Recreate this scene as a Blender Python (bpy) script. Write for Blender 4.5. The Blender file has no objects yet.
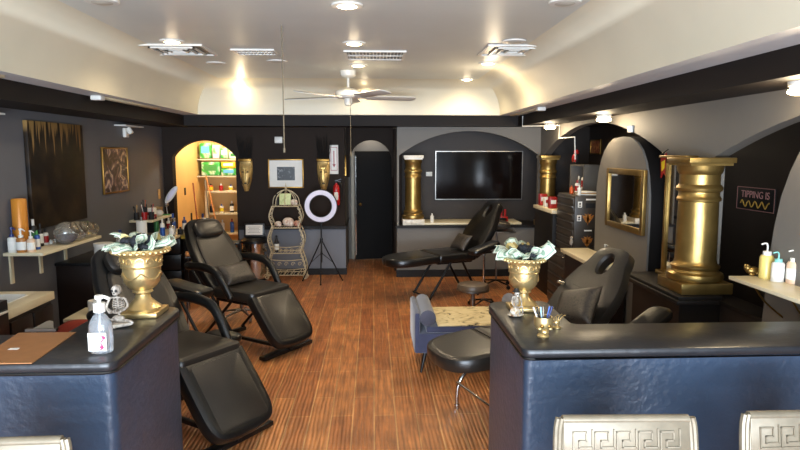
import bpy, bmesh, math, random
from mathutils import Vector, Matrix, Euler
random.seed(7)
PI = math.pi
S = bpy.context.scene
COL = S.collection
FPX = 610.0
CAMH = 1.9
# ------------------------------------------------------------------ camera
cam_data = bpy.data.cameras.new('camera')
cam = bpy.data.objects.new('camera', cam_data)
COL.objects.link(cam)
cam_data.sensor_width = 36.0
cam_data.lens = FPX / 800 * 36
cam.location = (0, 0, CAMH)
PITCH = math.atan(72 / FPX)
YAW = math.atan(27 / FPX)
cam.rotation_euler = (PI / 2 - PITCH, 0, -YAW)
cam_data.clip_start = 0.05
S.camera = cam
RC = Euler((PI / 2 - PITCH, 0, -YAW)).to_matrix()

def ray(px, py):
    return RC @ Vector(((px - 400) / FPX, -(py - 225) / FPX, -1))
def aty(px, py, Y):
    d = ray(px, py); t = Y / d.y
    return Vector((0, 0, CAMH)) + d * t
def atz(px, py, z):
    d = ray(px, py); t = (z - CAMH) / d.z
    return Vector((0, 0, CAMH)) + d * t
def atx(px, py, X):
    d = ray(px, py); t = X / d.x
    return Vector((0, 0, CAMH)) + d * t

# ------------------------------------------------------------------ materials
def lin(c):
    return tuple(((v / 12.92) if v <= 0.04045 else ((v + 0.055) / 1.055) ** 2.4) for v in c)
def hexc(h):
    h = h.lstrip('#')
    return lin(tuple(int(h[i:i + 2], 16) / 255 for i in (0, 2, 4)))

MATS = {}
def mat(name, col, rough=0.5, metal=0.0, var=0.12, scale=6.0, bump=0.0, bscale=40.0, spec=0.5, emit=None, estr=0.0, alpha=None, trans=0.0, coat=0.0, sheen=0.0):
    if name in MATS: return MATS[name]
    if isinstance(col, str): col = hexc(col)
    m = bpy.data.materials.new(name); m.use_nodes = True
    nt = m.node_tree; N = nt.nodes; L = nt.links
    b = N['Principled BSDF']
    b.inputs['Roughness'].default_value = rough
    b.inputs['Metallic'].default_value = metal
    b.inputs['Specular IOR Level'].default_value = spec
    b.inputs['Coat Weight'].default_value = coat
    b.inputs['Coat Roughness'].default_value = 0.15
    b.inputs['Sheen Weight'].default_value = sheen
    if trans: b.inputs['Transmission Weight'].default_value = trans
    tc = N.new('ShaderNodeTexCoord')
    n = N.new('ShaderNodeTexNoise'); n.inputs['Scale'].default_value = scale; n.inputs['Detail'].default_value = 5
    L.new(tc.outputs['Object'], n.inputs['Vector'])
    cr = N.new('ShaderNodeValToRGB')
    cr.color_ramp.elements[0].position = 0.3; cr.color_ramp.elements[1].position = 0.7
    cr.color_ramp.elements[0].color = (*[max(0, c * (1 - var)) for c in col], 1)
    cr.color_ramp.elements[1].color = (*[min(1, c * (1 + var)) for c in col], 1)
    L.new(n.outputs['Fac'], cr.inputs['Fac'])
    L.new(cr.outputs['Color'], b.inputs['Base Color'])
    if bump:
        n2 = N.new('ShaderNodeTexNoise'); n2.inputs['Scale'].default_value = bscale; n2.inputs['Detail'].default_value = 4
        L.new(tc.outputs['Object'], n2.inputs['Vector'])
        bp = N.new('ShaderNodeBump'); bp.inputs['Strength'].default_value = bump; bp.inputs['Distance'].default_value = 0.02
        L.new(n2.outputs['Fac'], bp.inputs['Height']); L.new(bp.outputs['Normal'], b.inputs['Normal'])
    if emit:
        b.inputs['Emission Color'].default_value = (*emit, 1); b.inputs['Emission Strength'].default_value = estr
    if alpha is not None: b.inputs['Alpha'].default_value = alpha
    MATS[name] = m
    return m

def wood_floor():
    m = bpy.data.materials.new('hand_scraped_plank_floor'); m.use_nodes = True
    nt = m.node_tree; N = nt.nodes; L = nt.links; b = N['Principled BSDF']
    tc = N.new('ShaderNodeTexCoord'); sp = N.new('ShaderNodeSeparateXYZ'); cb = N.new('ShaderNodeCombineXYZ')
    L.new(tc.outputs['Object'], sp.inputs[0]); L.new(sp.outputs['Y'], cb.inputs['X']); L.new(sp.outputs['X'], cb.inputs['Y'])
    br = N.new('ShaderNodeTexBrick'); L.new(cb.outputs[0], br.inputs['Vector'])
    br.offset = 0.37; br.offset_frequency = 2; br.squash = 1
    br.inputs['Scale'].default_value = 1; br.inputs['Brick Width'].default_value = 0.92; br.inputs['Row Height'].default_value = 0.154
    br.inputs['Mortar Size'].default_value = 0.0045; br.inputs['Mortar Smooth'].default_value = 0.2; br.inputs['Bias'].default_value = -0.1
    br.inputs['Color1'].default_value = (*hexc('#c98a56'), 1); br.inputs['Color2'].default_value = (*hexc('#a5663c'), 1)
    br.inputs['Mortar'].default_value = (*hexc('#dcb07c'), 1)
    mp = N.new('ShaderNodeMapping'); mp.inputs['Scale'].default_value = (38, 3.0, 1); L.new(tc.outputs['Object'], mp.inputs[0])
    n = N.new('ShaderNodeTexNoise'); n.inputs['Scale'].default_value = 1; n.inputs['Detail'].default_value = 6; n.inputs['Distortion'].default_value = 0.6
    L.new(mp.outputs[0], n.inputs['Vector'])
    cr = N.new('ShaderNodeValToRGB'); cr.color_ramp.elements[0].position = 0.32; cr.color_ramp.elements[1].position = 0.68
    cr.color_ramp.elements[0].color = (0.52, 0.5, 0.48, 1); cr.color_ramp.elements[1].color = (1.28, 1.25, 1.2, 1)
    L.new(n.outputs['Fac'], cr.inputs['Fac'])
    mx = N.new('ShaderNodeMix'); mx.data_type = 'RGBA'; mx.blend_type = 'MULTIPLY'; mx.inputs[0].default_value = 0.8
    L.new(br.outputs['Color'], mx.inputs[6]); L.new(cr.outputs['Color'], mx.inputs[7])
    n3 = N.new('ShaderNodeTexNoise'); n3.inputs['Scale'].default_value = 5; n3.inputs['Detail'].default_value = 5; L.new(tc.outputs['Object'], n3.inputs['Vector'])
    cr3 = N.new('ShaderNodeValToRGB'); cr3.color_ramp.elements[0].position = 0.3; cr3.color_ramp.elements[1].position = 0.75
    cr3.color_ramp.elements[0].color = (0.72, 0.66, 0.62, 1); cr3.color_ramp.elements[1].color = (1.2, 1.12, 1.0, 1)
    L.new(n3.outputs['Fac'], cr3.inputs['Fac'])
    mx2 = N.new('ShaderNodeMix'); mx2.data_type = 'RGBA'; mx2.blend_type = 'MULTIPLY'; mx2.inputs[0].default_value = 1
    L.new(mx.outputs[2], mx2.inputs[6]); L.new(cr3.outputs['Color'], mx2.inputs[7])
    L.new(mx2.outputs[2], b.inputs['Base Color'])
    b.inputs['Roughness'].default_value = 0.38
    # scraped ridges: bump
    w = N.new('ShaderNodeTexWave'); w.wave_type = 'BANDS'; w.bands_direction = 'X'
    w.inputs['Scale'].default_value = 11; w.inputs['Distortion'].default_value = 3.5; w.inputs['Detail'].default_value = 3; w.inputs['Detail Scale'].default_value = 0.8
    mp2 = N.new('ShaderNodeMapping'); mp2.inputs['Scale'].default_value = (1, 0.35, 1); L.new(tc.outputs['Object'], mp2.inputs[0]); L.new(mp2.outputs[0], w.inputs['Vector'])
    ad = N.new('ShaderNodeMath'); ad.operation = 'MULTIPLY_ADD'; L.new(br.outputs['Fac'], ad.inputs[0]); ad.inputs[1].default_value = -1.2; L.new(w.outputs['Fac'], ad.inputs[2])
    bp = N.new('ShaderNodeBump'); bp.inputs['Strength'].default_value = 0.6; bp.inputs['Distance'].default_value = 0.008
    L.new(ad.outputs[0], bp.inputs['Height']); L.new(bp.outputs['Normal'], b.inputs['Normal'])
    return m

def drip_painting():
    m = bpy.data.materials.new('black_canvas_with_gold_drips'); m.use_nodes = True
    nt = m.node_tree; N = nt.nodes; L = nt.links; b = N['Principled BSDF']
    tc = N.new('ShaderNodeTexCoord'); sp = N.new('ShaderNodeSeparateXYZ'); L.new(tc.outputs['Generated'], sp.inputs[0])
    # drips: threshold of 1d noise along Y vs height
    cb = N.new('ShaderNodeCombineXYZ'); L.new(sp.outputs['Y'], cb.inputs['X'])
    n = N.new('ShaderNodeTexNoise'); n.inputs['Scale'].default_value = 20; n.inputs['Detail'].default_value = 3; L.new(cb.outputs[0], n.inputs['Vector'])
    ma = N.new('ShaderNodeMath'); ma.operation = 'MULTIPLY_ADD'; L.new(n.outputs['Fac'], ma.inputs[0]); ma.inputs[1].default_value = 1.5; ma.inputs[2].default_value = -1.5
    ad = N.new('ShaderNodeMath'); ad.operation = 'ADD'; L.new(ma.outputs[0], ad.inputs[0]); L.new(sp.outputs['Z'], ad.inputs[1])
    cr = N.new('ShaderNodeValToRGB'); cr.color_ramp.elements[0].position = 0.14; cr.color_ramp.elements[1].position = 0.2
    L.new(ad.outputs[0], cr.inputs['Fac'])
    n2 = N.new('ShaderNodeTexNoise'); n2.inputs['Scale'].default_value = 4.5; n2.inputs['Detail'].default_value = 5; L.new(tc.outputs['Object'], n2.inputs['Vector'])
    c2 = N.new('ShaderNodeValToRGB'); c2.color_ramp.elements[0].position = 0.45; c2.color_ramp.elements[1].position = 0.85
    c2.color_ramp.elements[0].color = (*hexc('#120c08'), 1); c2.color_ramp.elements[1].color = (*hexc('#3a2a17'), 1)
    L.new(n2.outputs['Fac'], c2.inputs['Fac'])
    mx = N.new('ShaderNodeMix'); mx.data_type = 'RGBA'; L.new(cr.outputs['Color'], mx.inputs[0]); L.new(c2.outputs['Color'], mx.inputs[6]); mx.inputs[7].default_value = (*hexc('#86683c'), 1)
    L.new(mx.outputs[2], b.inputs['Base Color']); b.inputs['Roughness'].default_value = 0.55; b.inputs['Specular IOR Level'].default_value = 0.25
    return m

def patchy(name, cols, scale=8, rough=0.5, coord='Object', voronoi=False, distort=0.8, metal=0.0):
    m = bpy.data.materials.new(name); m.use_nodes = True
    nt = m.node_tree; N = nt.nodes; L = nt.links; b = N['Principled BSDF']
    tc = N.new('ShaderNodeTexCoord')
    if voronoi:
        n = N.new('ShaderNodeTexVoronoi'); n.inputs['Scale'].default_value = scale; out = n.outputs['Color']
    else:
        n = N.new('ShaderNodeTexNoise'); n.inputs['Scale'].default_value = scale; n.inputs['Detail'].default_value = 4; n.inputs['Distortion'].default_value = distort; out = n.outputs['Fac']
    L.new(tc.outputs[coord], n.inputs['Vector'])
    cr = N.new('ShaderNodeValToRGB'); cr.color_ramp.interpolation = 'CONSTANT' if voronoi else 'LINEAR'
    k = len(cols)
    while len(cr.color_ramp.elements) < k: cr.color_ramp.elements.new(0.5)
    for i, c in enumerate(cols):
        e = cr.color_ramp.elements[i]; e.position = (i / k if voronoi else 0.3 + 0.4 * i / max(1, k - 1)); e.color = (*hexc(c), 1)
    L.new(out, cr.inputs['Fac']); L.new(cr.outputs['Color'], b.inputs['Base Color'])
    b.inputs['Roughness'].default_value = rough; b.inputs['Metallic'].default_value = metal
    return m

def bill_material():
    m = bpy.data.materials.new('green_banknote_paper'); m.use_nodes = True
    nt = m.node_tree; N = nt.nodes; L = nt.links; b = N['Principled BSDF']
    uv = N.new('ShaderNodeUVMap'); uv.uv_map = 'UVMap'
    sp = N.new('ShaderNodeSeparateXYZ'); L.new(uv.outputs[0], sp.inputs[0])
    def math_(op, a, bb):
        q = N.new('ShaderNodeMath'); q.operation = op
        for i, v in enumerate((a, bb)):
            if isinstance(v, (int, float)): q.inputs[i].default_value = v
            else: L.new(v, q.inputs[i])
        return q.outputs[0]
    u = math_('SUBTRACT', sp.outputs['X'], 0.5); v = math_('SUBTRACT', sp.outputs['Y'], 0.5)
    au = math_('ABSOLUTE', u, 0); av = math_('ABSOLUTE', v, 0)
    edge = math_('MAXIMUM', math_('SUBTRACT', au, 0.43), math_('SUBTRACT', av, 0.36))
    bord = math_('LESS_THAN', math_('ABSOLUTE', edge, 0), 0.035)
    rr = math_('ADD', math_('POWER', math_('MULTIPLY', u, 2.3), 2), math_('POWER', v, 2))
    oval = math_('LESS_THAN', rr, 0.075)
    n = N.new('ShaderNodeTexNoise'); n.inputs['Scale'].default_value = 24; L.new(uv.outputs[0], n.inputs['Vector'])
    nn = math_('GREATER_THAN', n.outputs['Fac'], 0.53)
    f = math_('MULTIPLY', math_('MAXIMUM', math_('MAXIMUM', bord, oval), math_('MULTIPLY', nn, 0.6)), 0.8)
    mx = N.new('ShaderNodeMix'); mx.data_type = 'RGBA'; L.new(f, mx.inputs[0])
    mx.inputs[6].default_value = (*hexc('#d5dcc6'), 1); mx.inputs[7].default_value = (*hexc('#4f7660'), 1)
    L.new(mx.outputs[2], b.inputs['Base Color']); b.inputs['Roughness'].default_value = 0.7
    return m

M = dict(
    floor=wood_floor(),
    greyleft=mat('cool_grey_paint', '#5d5e62', 0.6, var=0.05, scale=2),
    grey=mat('slate_grey_paint', '#6b6761', 0.6, var=0.05, scale=2, bump=0.03),
    bluegrey=mat('blue_grey_paint', '#6a6d75', 0.6, var=0.05, scale=2),
    black=mat('flat_black_wall_paint', '#261c15', 0.7, var=0.1, scale=2, spec=0.2),
    beam=mat('black_beam_paint', '#1c1613', 0.65, var=0.15, scale=2, spec=0.25),
    alcove=mat('dark_brown_alcove_paint', '#281f19', 0.6, var=0.08, scale=3),
    cream=mat('cream_plaster', '#d9d2bb', 0.48, var=0.04, scale=1.5, bump=0.12, bscale=2.5),
    ceil=mat('off_white_ceiling_paint', '#d0d3cd', 0.38, var=0.05, scale=1.2, bump=0.10, bscale=3),
    soffit=mat('pale_grey_soffit_paint', '#d2d2d2', 0.5, var=0.05),
    trim=mat('black_trim_paint', '#15110f', 0.55, spec=0.3),
    yellow=mat('amber_yellow_wall_paint', '#dcb472', 0.6, var=0.05, scale=2),
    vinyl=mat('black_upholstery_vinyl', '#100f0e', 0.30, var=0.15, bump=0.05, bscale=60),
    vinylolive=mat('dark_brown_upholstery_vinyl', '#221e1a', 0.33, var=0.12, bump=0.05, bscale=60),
    vinylside=mat('black_vinyl_piping', '#080808', 0.35),
    countervinyl=mat('black_leatherette_blue_sheen', '#2f3d50', 0.36, var=0.14, scale=5, bump=0.22, bscale=30),  # black leatherette with the sky's blue sheen put into its base colour
    countertop=mat('black_embossed_leatherette', '#222225', 0.33, var=0.15, scale=6, bump=0.12, bscale=14),
    gold=mat('gold_leaf_paint', '#a0834b', 0.34, 0.88, var=0.22, scale=7, bump=0.12, bscale=14),
    goldpaint=mat('bright_gold_spray_paint', '#cbb07a', 0.33, 0.8, var=0.1, scale=10, bump=0.05),
    brass=mat('antique_brass', '#8c6a33', 0.35, 0.9),
    chrome=mat('polished_chrome', '#c8c8c8', 0.12, 1.0, var=0.03),
    steel=mat('brushed_steel', '#8f8a84', 0.3, 1.0),
    blackmetal=mat('black_powder_coated_steel', '#0c0c0d', 0.35, 0.3),
    blackplastic=mat('black_plastic', '#101011', 0.35),
    white=mat('white_plastic', '#dcdad2', 0.4, var=0.03),
    whitelam=mat('cream_laminate', '#dccfae', 0.35, var=0.05),
    paper=mat('white_paper', '#e6e4dd', 0.7, var=0.03),
    marble=patchy('white_marble_paint', ['#b7ab98', '#e8e2d4', '#d8cfbd'], 9, 0.35),
    navy=mat('slate_blue_velvet', '#333750', 0.85, var=0.15, scale=12, sheen=0.4),
    navyfront=mat('charcoal_velvet', '#454553', 0.85, var=0.12, sheen=0.4),
    brownwood=mat('espresso_stained_wood', '#1d120e', 0.35, var=0.3, scale=14),
    hardboard=mat('brown_hardboard', '#9c6a3f', 0.5, var=0.08, scale=20),
    wood=mat('pale_wood', '#b9793f', 0.5, var=0.15, scale=20),
    wirecream=mat('antique_cream_wire', '#c2b393', 0.5, 0.1, var=0.2, scale=30),
    ringface=mat('ring_light_diffuser', '#cdc9dc', 0.4, emit=(0.9, 0.88, 1.0), estr=0.03),
    bulb=mat('warm_lamp_glow', '#fff0c8', 0.5, emit=(1.0, 0.76, 0.42), estr=22),
    deadbulb=mat('unlit_lamp_lens', '#b9b4a8', 0.3),
    glass=mat('clear_plastic', '#e8e6e0', 0.08, trans=0.9, var=0.02),
    screen=mat('black_glass_screen', '#120c0a', 0.1, spec=0.15, var=0.02),
    mirror=mat('silvered_mirror', '#c9c5bf', 0.02, 1.0, var=0.01),
    silver=mat('silver_leaf_wood', '#7c7260', 0.42, 0.3, var=0.12, scale=20, bump=0.04),
    navysatin=mat('navy_leather_seat', '#1c2133', 0.35),
    red=mat('red_plastic', '#a01714', 0.35), orange=mat('orange_plastic', '#c4541b', 0.4), amberprint=mat('amber_sticker_print', '#b5722c', .5, var=.3, scale=30),
    blue=mat('blue_plastic', '#1f4f9c', 0.35), green=mat('green_plastic', '#3f8a3a', 0.4),
    amberliq=mat('amber_liquid_soap', '#c98a4a', 0.15, trans=0.35), pinkliq=mat('pale_pink_lotion', '#d9b99b', 0.3),
    teal=mat('pale_teal_plastic', '#7fc0b8', 0.4), yellowp=mat('pale_yellow_liquid', '#d8c272', 0.3),
    lightblue=mat('light_blue_cloth', '#9cc3dc', 0.7),
    bone=patchy('aged_bone_resin', ['#4c3f35', '#a89d90', '#d2cabd'], 45, 0.55),
    painted=patchy('painted_resin_figure', ['#5c1f1a', '#b89f7c', '#cfc6b8', '#3c2d28'], 40, 0.5),
    toolbox=mat('dark_taupe_toolbox_enamel', '#3b342d', 0.4, var=0.06),
    extred=mat('extinguisher_red', '#b3161a', 0.3),
    velvet=patchy('crushed_black_velvet', ['#0c0a09', '#453d35', '#1c1815'], 22, 0.4, distort=2),  # paler patches paint the highlights of the crushed pile
    bill=bill_material(),
    artcolor=patchy('colourful_abstract_print', ['#100b0e', '#140e12', '#2a1f2a', '#5d4a58', '#c9b8a2', '#6e4a30'], 6, 0.4, distort=1.6),
    artbw=patchy('black_and_white_photograph', ['#0a0a0a', '#121212', '#101010', '#8a8a8a'], 16, 0.4, distort=2.0),
    artredgold=patchy('small_rust_coloured_print', ['#3a1a10', '#a5532a', '#c99b5f'], 14, 0.5, distort=2),
    packgreen=patchy('green_printed_packaging', ['#2f8f32', '#3aa33c', '#dfe8d0', '#3c9438'], 5, 0.4, voronoi=False),
    packyellow=mat('yellow_packaging', '#e2c81e', 0.4), packblue=mat('blue_packaging', '#5fa7d8', 0.4),
    net=mat('black_tulle', '#15171c', 0.8), ribbon=mat('champagne_ribbon', '#a89258', 0.35, 0.3),
    feather=mat('black_feather', '#0b0a09', 0.7), maskgold=mat('worn_gold_mask', '#c2a062', .4, .5, var=.3, scale=20), tapestry=patchy('cream_floral_print_cloth', ['#241f1b', '#cdb98a', '#dccb9e', '#d3c094'], 6, 0.8, distort=2.5),
    sanitizer=mat('clear_sanitizer_gel', '#d9dde2', 0.1, trans=0.8, var=0.01), pink=mat('magenta_print', '#cf2f62', 0.5),
    dripart=drip_painting(), redcloth=mat('brick_red_fabric', '#8f2f1d', 0.8), bluejug=mat('dark_blue_bottle_plastic', '#20306a', 0.3),
    hazy=mat('smoky_clear_acrylic', '#dcd6ca', 0.06, trans=0.85, coat=.5, var=0.05), bluestuff=mat('blue_disposable_caps', '#4a4f78', 0.8, var=0.3, scale=40),
    outline=mat('dark_ink', '#141212', 0.6), gray7=mat('mid_grey_metal', '#77736d', 0.4, 0.6), tan=mat('tan_cardboard', '#b08c58', 0.7),
)
M['doorblack'] = mat('black_door_paint', '#0e0b09', .6, spec=.15)
M['green2'] = mat('dark_green_label', '#2a6a3a', 0.5)

# ------------------------------------------------------------------ mesh builder
class B:
    def __init__(self): self.bm = bmesh.new(); self.T = Matrix.Identity(4)
    def _x(self, vs):
        if self.T != Matrix.Identity(4):
            for v in vs: v.co = self.T @ v.co
    def quadloop(self, loops, cap0=True, cap1=True, closed=True, close_v=False):
        bm = self.bm; L = []
        for lp in loops: L.append([bm.verts.new(self.T @ Vector(p)) for p in lp])
        n = len(L[0])
        rng = range(n) if closed else range(n - 1)
        pairs = list(zip(L[:-1], L[1:])) + ([(L[-1], L[0])] if close_v else [])
        for a, b in pairs:
            for i in rng:
                j = (i + 1) % n
                try: bm.faces.new((a[i], a[j], b[j], b[i]))
                except Exception: pass
        if not close_v:
            if cap0: bm.faces.new(L[0][::-1])
            if cap1: bm.faces.new(L[-1])
        return self
    def box(self, x0, x1, y0, y1, z0, z1, bev=0.0, seg=2):
        ps = [(x0, y0, z0), (x1, y0, z0), (x1, y1, z0), (x0, y1, z0), (x0, y0, z1), (x1, y0, z1), (x1, y1, z1), (x0, y1, z1)]
        vs = [self.bm.verts.new(self.T @ Vector(p)) for p in ps]
        fs = [(0, 3, 2, 1), (4, 5, 6, 7), (0, 1, 5, 4), (1, 2, 6, 5), (2, 3, 7, 6), (3, 0, 4, 7)]
        F = [self.bm.faces.new([vs[i] for i in f]) for f in fs]
        if bev > 0:
            es = set(e for f in F for e in f.edges)
            bmesh.ops.bevel(self.bm, geom=list(es), offset=bev, segments=seg, profile=0.5, affect='EDGES', clamp_overlap=True)
        return self
    def cbox(self, c, s, bev=0.0, rz=0.0, rx=0.0, ry=0.0, seg=2):
        T0 = self.T.copy()
        self.T = T0 @ Matrix.Translation(c) @ Euler((rx, ry, rz)).to_matrix().to_4x4()
        self.box(-s[0] / 2, s[0] / 2, -s[1] / 2, s[1] / 2, -s[2] / 2, s[2] / 2, bev, seg)
        self.T = T0; return self
    def lathe(self, prof, c=(0, 0, 0), n=24, sx=1.0, sy=1.0):
        loops = []
        for r, z in prof:
            r = max(r, 0.0004)
            loops.append([(c[0] + r * sx * math.cos(2 * PI * i / n), c[1] + r * sy * math.sin(2 * PI * i / n), c[2] + z) for i in range(n)])
        return self.quadloop(loops)
    def cyl(self, p0, p1, r0, r1=None, n=12):
        if r1 is None: r1 = r0
        p0 = Vector(p0); p1 = Vector(p1); d = (p1 - p0).normalized()
        a = Vector((0, 0, 1)) if abs(d.z) < 0.9 else Vector((1, 0, 0))
        u = d.cross(a).normalized(); v = d.cross(u)
        loops = [[p + (u * math.cos(2 * PI * i / n) + v * math.sin(2 * PI * i / n)) * r for i in range(n)] for p, r in ((p0, r0), (p1, r1))]
        return self.quadloop(loops)
    def tube(self, pts, r, n=8, closed=False, smooth=0, flat=1.0):
        pts = [Vector(p) for p in pts]
        if smooth and len(pts) > 2: pts = crom(pts, smooth, closed)
        k = len(pts); loops = []; up = None
        for i, p in enumerate(pts):
            a = pts[(i - 1) % k] if (closed or i > 0) else p
            b = pts[(i + 1) % k] if (closed or i < k - 1) else p
            d = (b - a).normalized() if (b - a).length > 1e-9 else Vector((0, 0, 1))
            if up is None:
                t = Vector((0, 0, 1)) if abs(d.z) < 0.9 else Vector((1, 0, 0)); up = d.cross(t).normalized()
            up = (up - d * up.dot(d)).normalized(); v = d.cross(up)
            rr = r(i / (k - 1)) if callable(r) else r
            loops.append([p + (up * math.cos(2 * PI * q / n) * flat + v * math.sin(2 * PI * q / n)) * rr for q in range(n)])
        return self.quadloop(loops, close_v=closed)
    def ell(self, c, rx, ry=None, rz=None, n=16, m=10, pw=1.0):
        ry = rx if ry is None else ry; rz = rx if rz is None else rz
        def sp(v): return math.copysign(abs(v) ** pw, v)
        loops = []
        for j in range(m + 1):
            t = -PI / 2 + PI * j / m; ct = max(math.cos(t), 0.02)
            loops.append([(c[0] + rx * sp(ct) * sp(math.cos(2 * PI * i / n)), c[1] + ry * sp(ct) * sp(math.sin(2 * PI * i / n)), c[2] + rz * sp(math.sin(t))) for i in range(n)])
        return self.quadloop(loops)
    def prism(self, poly, d0, d1, axis='y'):
        def P(a, b, d):
            return {'y': (a, d, b), 'x': (d, a, b), 'z': (a, b, d)}[axis]
        return self.quadloop([[P(a, b, d0) for a, b in poly], [P(a, b, d1) for a, b in poly]])
    def slab(self, pts, z0, z1, r=0.02, dome=0.0):
        def lp(off, z): return [(p[0], p[1], z) for p in inset(pts, off)]
        loops = [lp(r, z0), lp(r * 0.3, z0 + r * 0.3), lp(0, z0 + r), lp(0, z1 - r), lp(r * 0.3, z1 - r * 0.3), lp(r, z1)]
        if dome: loops += [lp(r + dome * 2, z1 + dome * 0.7), lp(r + dome * 5, z1 + dome)]
        return self.quadloop(loops)
    def ringslab(self, outer, hc, hr, z0, z1, r=0.02, n=56):
        def rayhit(a):
            d = Vector((math.cos(a), math.sin(a))); best = None
            for i in range(len(outer)):
                p = Vector(outer[i]); q = Vector(outer[(i + 1) % len(outer)]); e = q - p; w = p - Vector(hc)
                den = d.x * e.y - d.y * e.x
                if abs(den) < 1e-9: continue
                t = (w.x * e.y - w.y * e.x) / den; s = (w.x * d.y - w.y * d.x) / den
                if t > 0 and -1e-6 <= s <= 1 + 1e-6: best = t if best is None else max(best, t)
            return (hc[0] + d.x * best, hc[1] + d.y * best)
        A = [2 * PI * i / n for i in range(n)]
        O = [rayhit(a) for a in A]; I = [(hc[0] + hr[0] * math.cos(a), hc[1] + hr[1] * math.sin(a)) for a in A]
        I2 = [(hc[0] + (hr[0] + r) * math.cos(a), hc[1] + (hr[1] + r) * math.sin(a)) for a in A]
        def z(P, h): return [(p[0], p[1], h) for p in P]
        loops = [z(I2, z0), z(inset(O, r), z0), z(O, z0 + r), z(O, z1 - r), z(inset(O, r * 0.3), z1 - r * 0.3), z(inset(O, r), z1), z(I2, z1), z(I, z1 - r), z(I, z0 + r)]
        return self.quadloop(loops, close_v=True)
    def obj(self, name, m, parent=None, loc=None, rz=0.0, sharp=38):
        bm = self.bm
        bmesh.ops.recalc_face_normals(bm, faces=bm.faces[:])
        me = bpy.data.meshes.new(name); bm.to_mesh(me); bm.free()
        me.polygons.foreach_set('use_smooth', [True] * len(me.polygons))
        me.set_sharp_from_angle(angle=math.radians(sharp))
        for x in (m if isinstance(m, (list, tuple)) else [m]): me.materials.append(x)
        o = bpy.data.objects.new(name, me); COL.objects.link(o)
        if parent: o.parent = parent
        if loc is not None: o.location = loc
        o.rotation_euler.z = rz
        return o

def crom(P, k, closed=False):
    out = []; n = len(P)
    for i in range(n if closed else n - 1):
        g = (lambda j: P[j % n]) if closed else (lambda j: P[min(max(j, 0), n - 1)])
        p0, p1, p2, p3 = g(i - 1), g(i), g(i + 1), g(i + 2)
        for s in range(k):
            t = s / k
            out.append(0.5 * ((2 * p1) + (p2 - p0) * t + (2 * p0 - 5 * p1 + 4 * p2 - p3) * t * t + (3 * p1 - p0 - 3 * p2 + p3) * t ** 3))
    if not closed: out.append(P[-1])
    return out
def inset(pts, d):
    if d == 0: return [tuple(p[:2]) for p in pts]
    n = len(pts); out = []
    ar = sum(pts[i][0] * pts[(i + 1) % n][1] - pts[(i + 1) % n][0] * pts[i][1] for i in range(n)); sg = 1 if ar > 0 else -1
    for i in range(n):
        a = Vector(pts[i - 1][:2]); b = Vector(pts[i][:2]); c = Vector(pts[(i + 1) % n][:2])
        e1 = (b - a); e2 = (c - b)
        if e1.length < 1e-9: e1 = e2
        if e2.length < 1e-9: e2 = e1
        n1 = Vector((-e1.y, e1.x)).normalized(); n2 = Vector((-e2.y, e2.x)).normalized()
        m = (n1 + n2); m = m / max(m.length_squared / 2, 0.6)
        out.append((b.x + m.x * d * sg, b.y + m.y * d * sg))
    return out
def rrect(w, h, r, cx=0, cy=0, n=6):
    pts = []
    for (sx, sy, a0) in ((1, -1, -PI / 2), (1, 1, 0), (-1, 1, PI / 2), (-1, -1, PI)):
        for i in range(n + 1):
            a = a0 + PI / 2 * i / n
            pts.append((cx + sx * (w / 2 - r) + r * math.cos(a), cy + sy * (h / 2 - r) + r * math.sin(a)))
    return pts
def halfprofile(prof, k=5):
    """prof: (halfwidth, v) from bottom to top -> smooth closed outline"""
    P = crom([Vector((w, v, 0)) for w, v in prof], k)
    return [(p.x, p.y) for p in P] + [(-p.x, p.y) for p in reversed(P)]
def slabT(origin, vdir, normal):
    v = Vector(vdir).normalized(); w = Vector(normal).normalized(); u = v.cross(w)
    return Matrix.Translation(origin) @ Matrix(((u.x, v.x, w.x, 0), (u.y, v.y, w.y, 0), (u.z, v.z, w.z, 0), (0, 0, 0, 1)))

def thing(name, label, cat, loc=(0, 0, 0), rz=0.0, group=None):
    o = bpy.data.objects.new(name, None); COL.objects.link(o)
    o.empty_display_size = 0.1
    o.location = loc; o.rotation_euler.z = rz; o['label'] = label; o['category'] = cat
    if group: o['group'] = group
    return o
def tag(o, label, cat, group=None):
    o['label'] = label; o['category'] = cat
    if group: o['group'] = group
    return o
def struct(o): o['kind'] = 'structure'; return o
def dup(root, loc, rz, label, group=None):
    r = root.copy(); COL.objects.link(r); r.location = loc; r.rotation_euler.z = rz; r['label'] = label
    if group: r['group'] = group
    for ch in list(root.children):
        c = ch.copy(); COL.objects.link(c); c.parent = r
        for g in list(ch.children):
            d = g.copy(); COL.objects.link(d); d.parent = c
    return r
def textpart(name, s, size, m, parent, loc, rot, depth=0.001, align='CENTER'):
    cu = bpy.data.curves.new(name, 'FONT'); cu.body = s; cu.size = size; cu.extrude = depth; cu.align_x = align; cu.align_y = 'CENTER'
    o = bpy.data.objects.new(name + '_src', cu); COL.objects.link(o)
    bpy.context.view_layer.update()
    me = bpy.data.meshes.new_from_object(o.evaluated_get(bpy.context.evaluated_depsgraph_get()))
    COL.objects.unlink(o); bpy.data.objects.remove(o)
    me.materials.clear(); me.materials.append(m)
    q = bpy.data.objects.new(name, me); COL.objects.link(q); q.parent = parent; q.location = loc; q.rotation_euler = rot
    return q

# ================================================================== THE ROOM
XL, XR, YB, YT, YF = -3.2, 2.55, 9.5, 9.25, -3.0      # left wall, right wall face, masked wall, tv wall face, storefront
ZB, ZS, ZC = 2.29, 2.44, 2.9                          # beam underside, soffit, ceiling
struct(B().box(-5, 5, YF - 0.1, 12.5, -0.1, 0).obj('floor', M['floor']))

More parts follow.
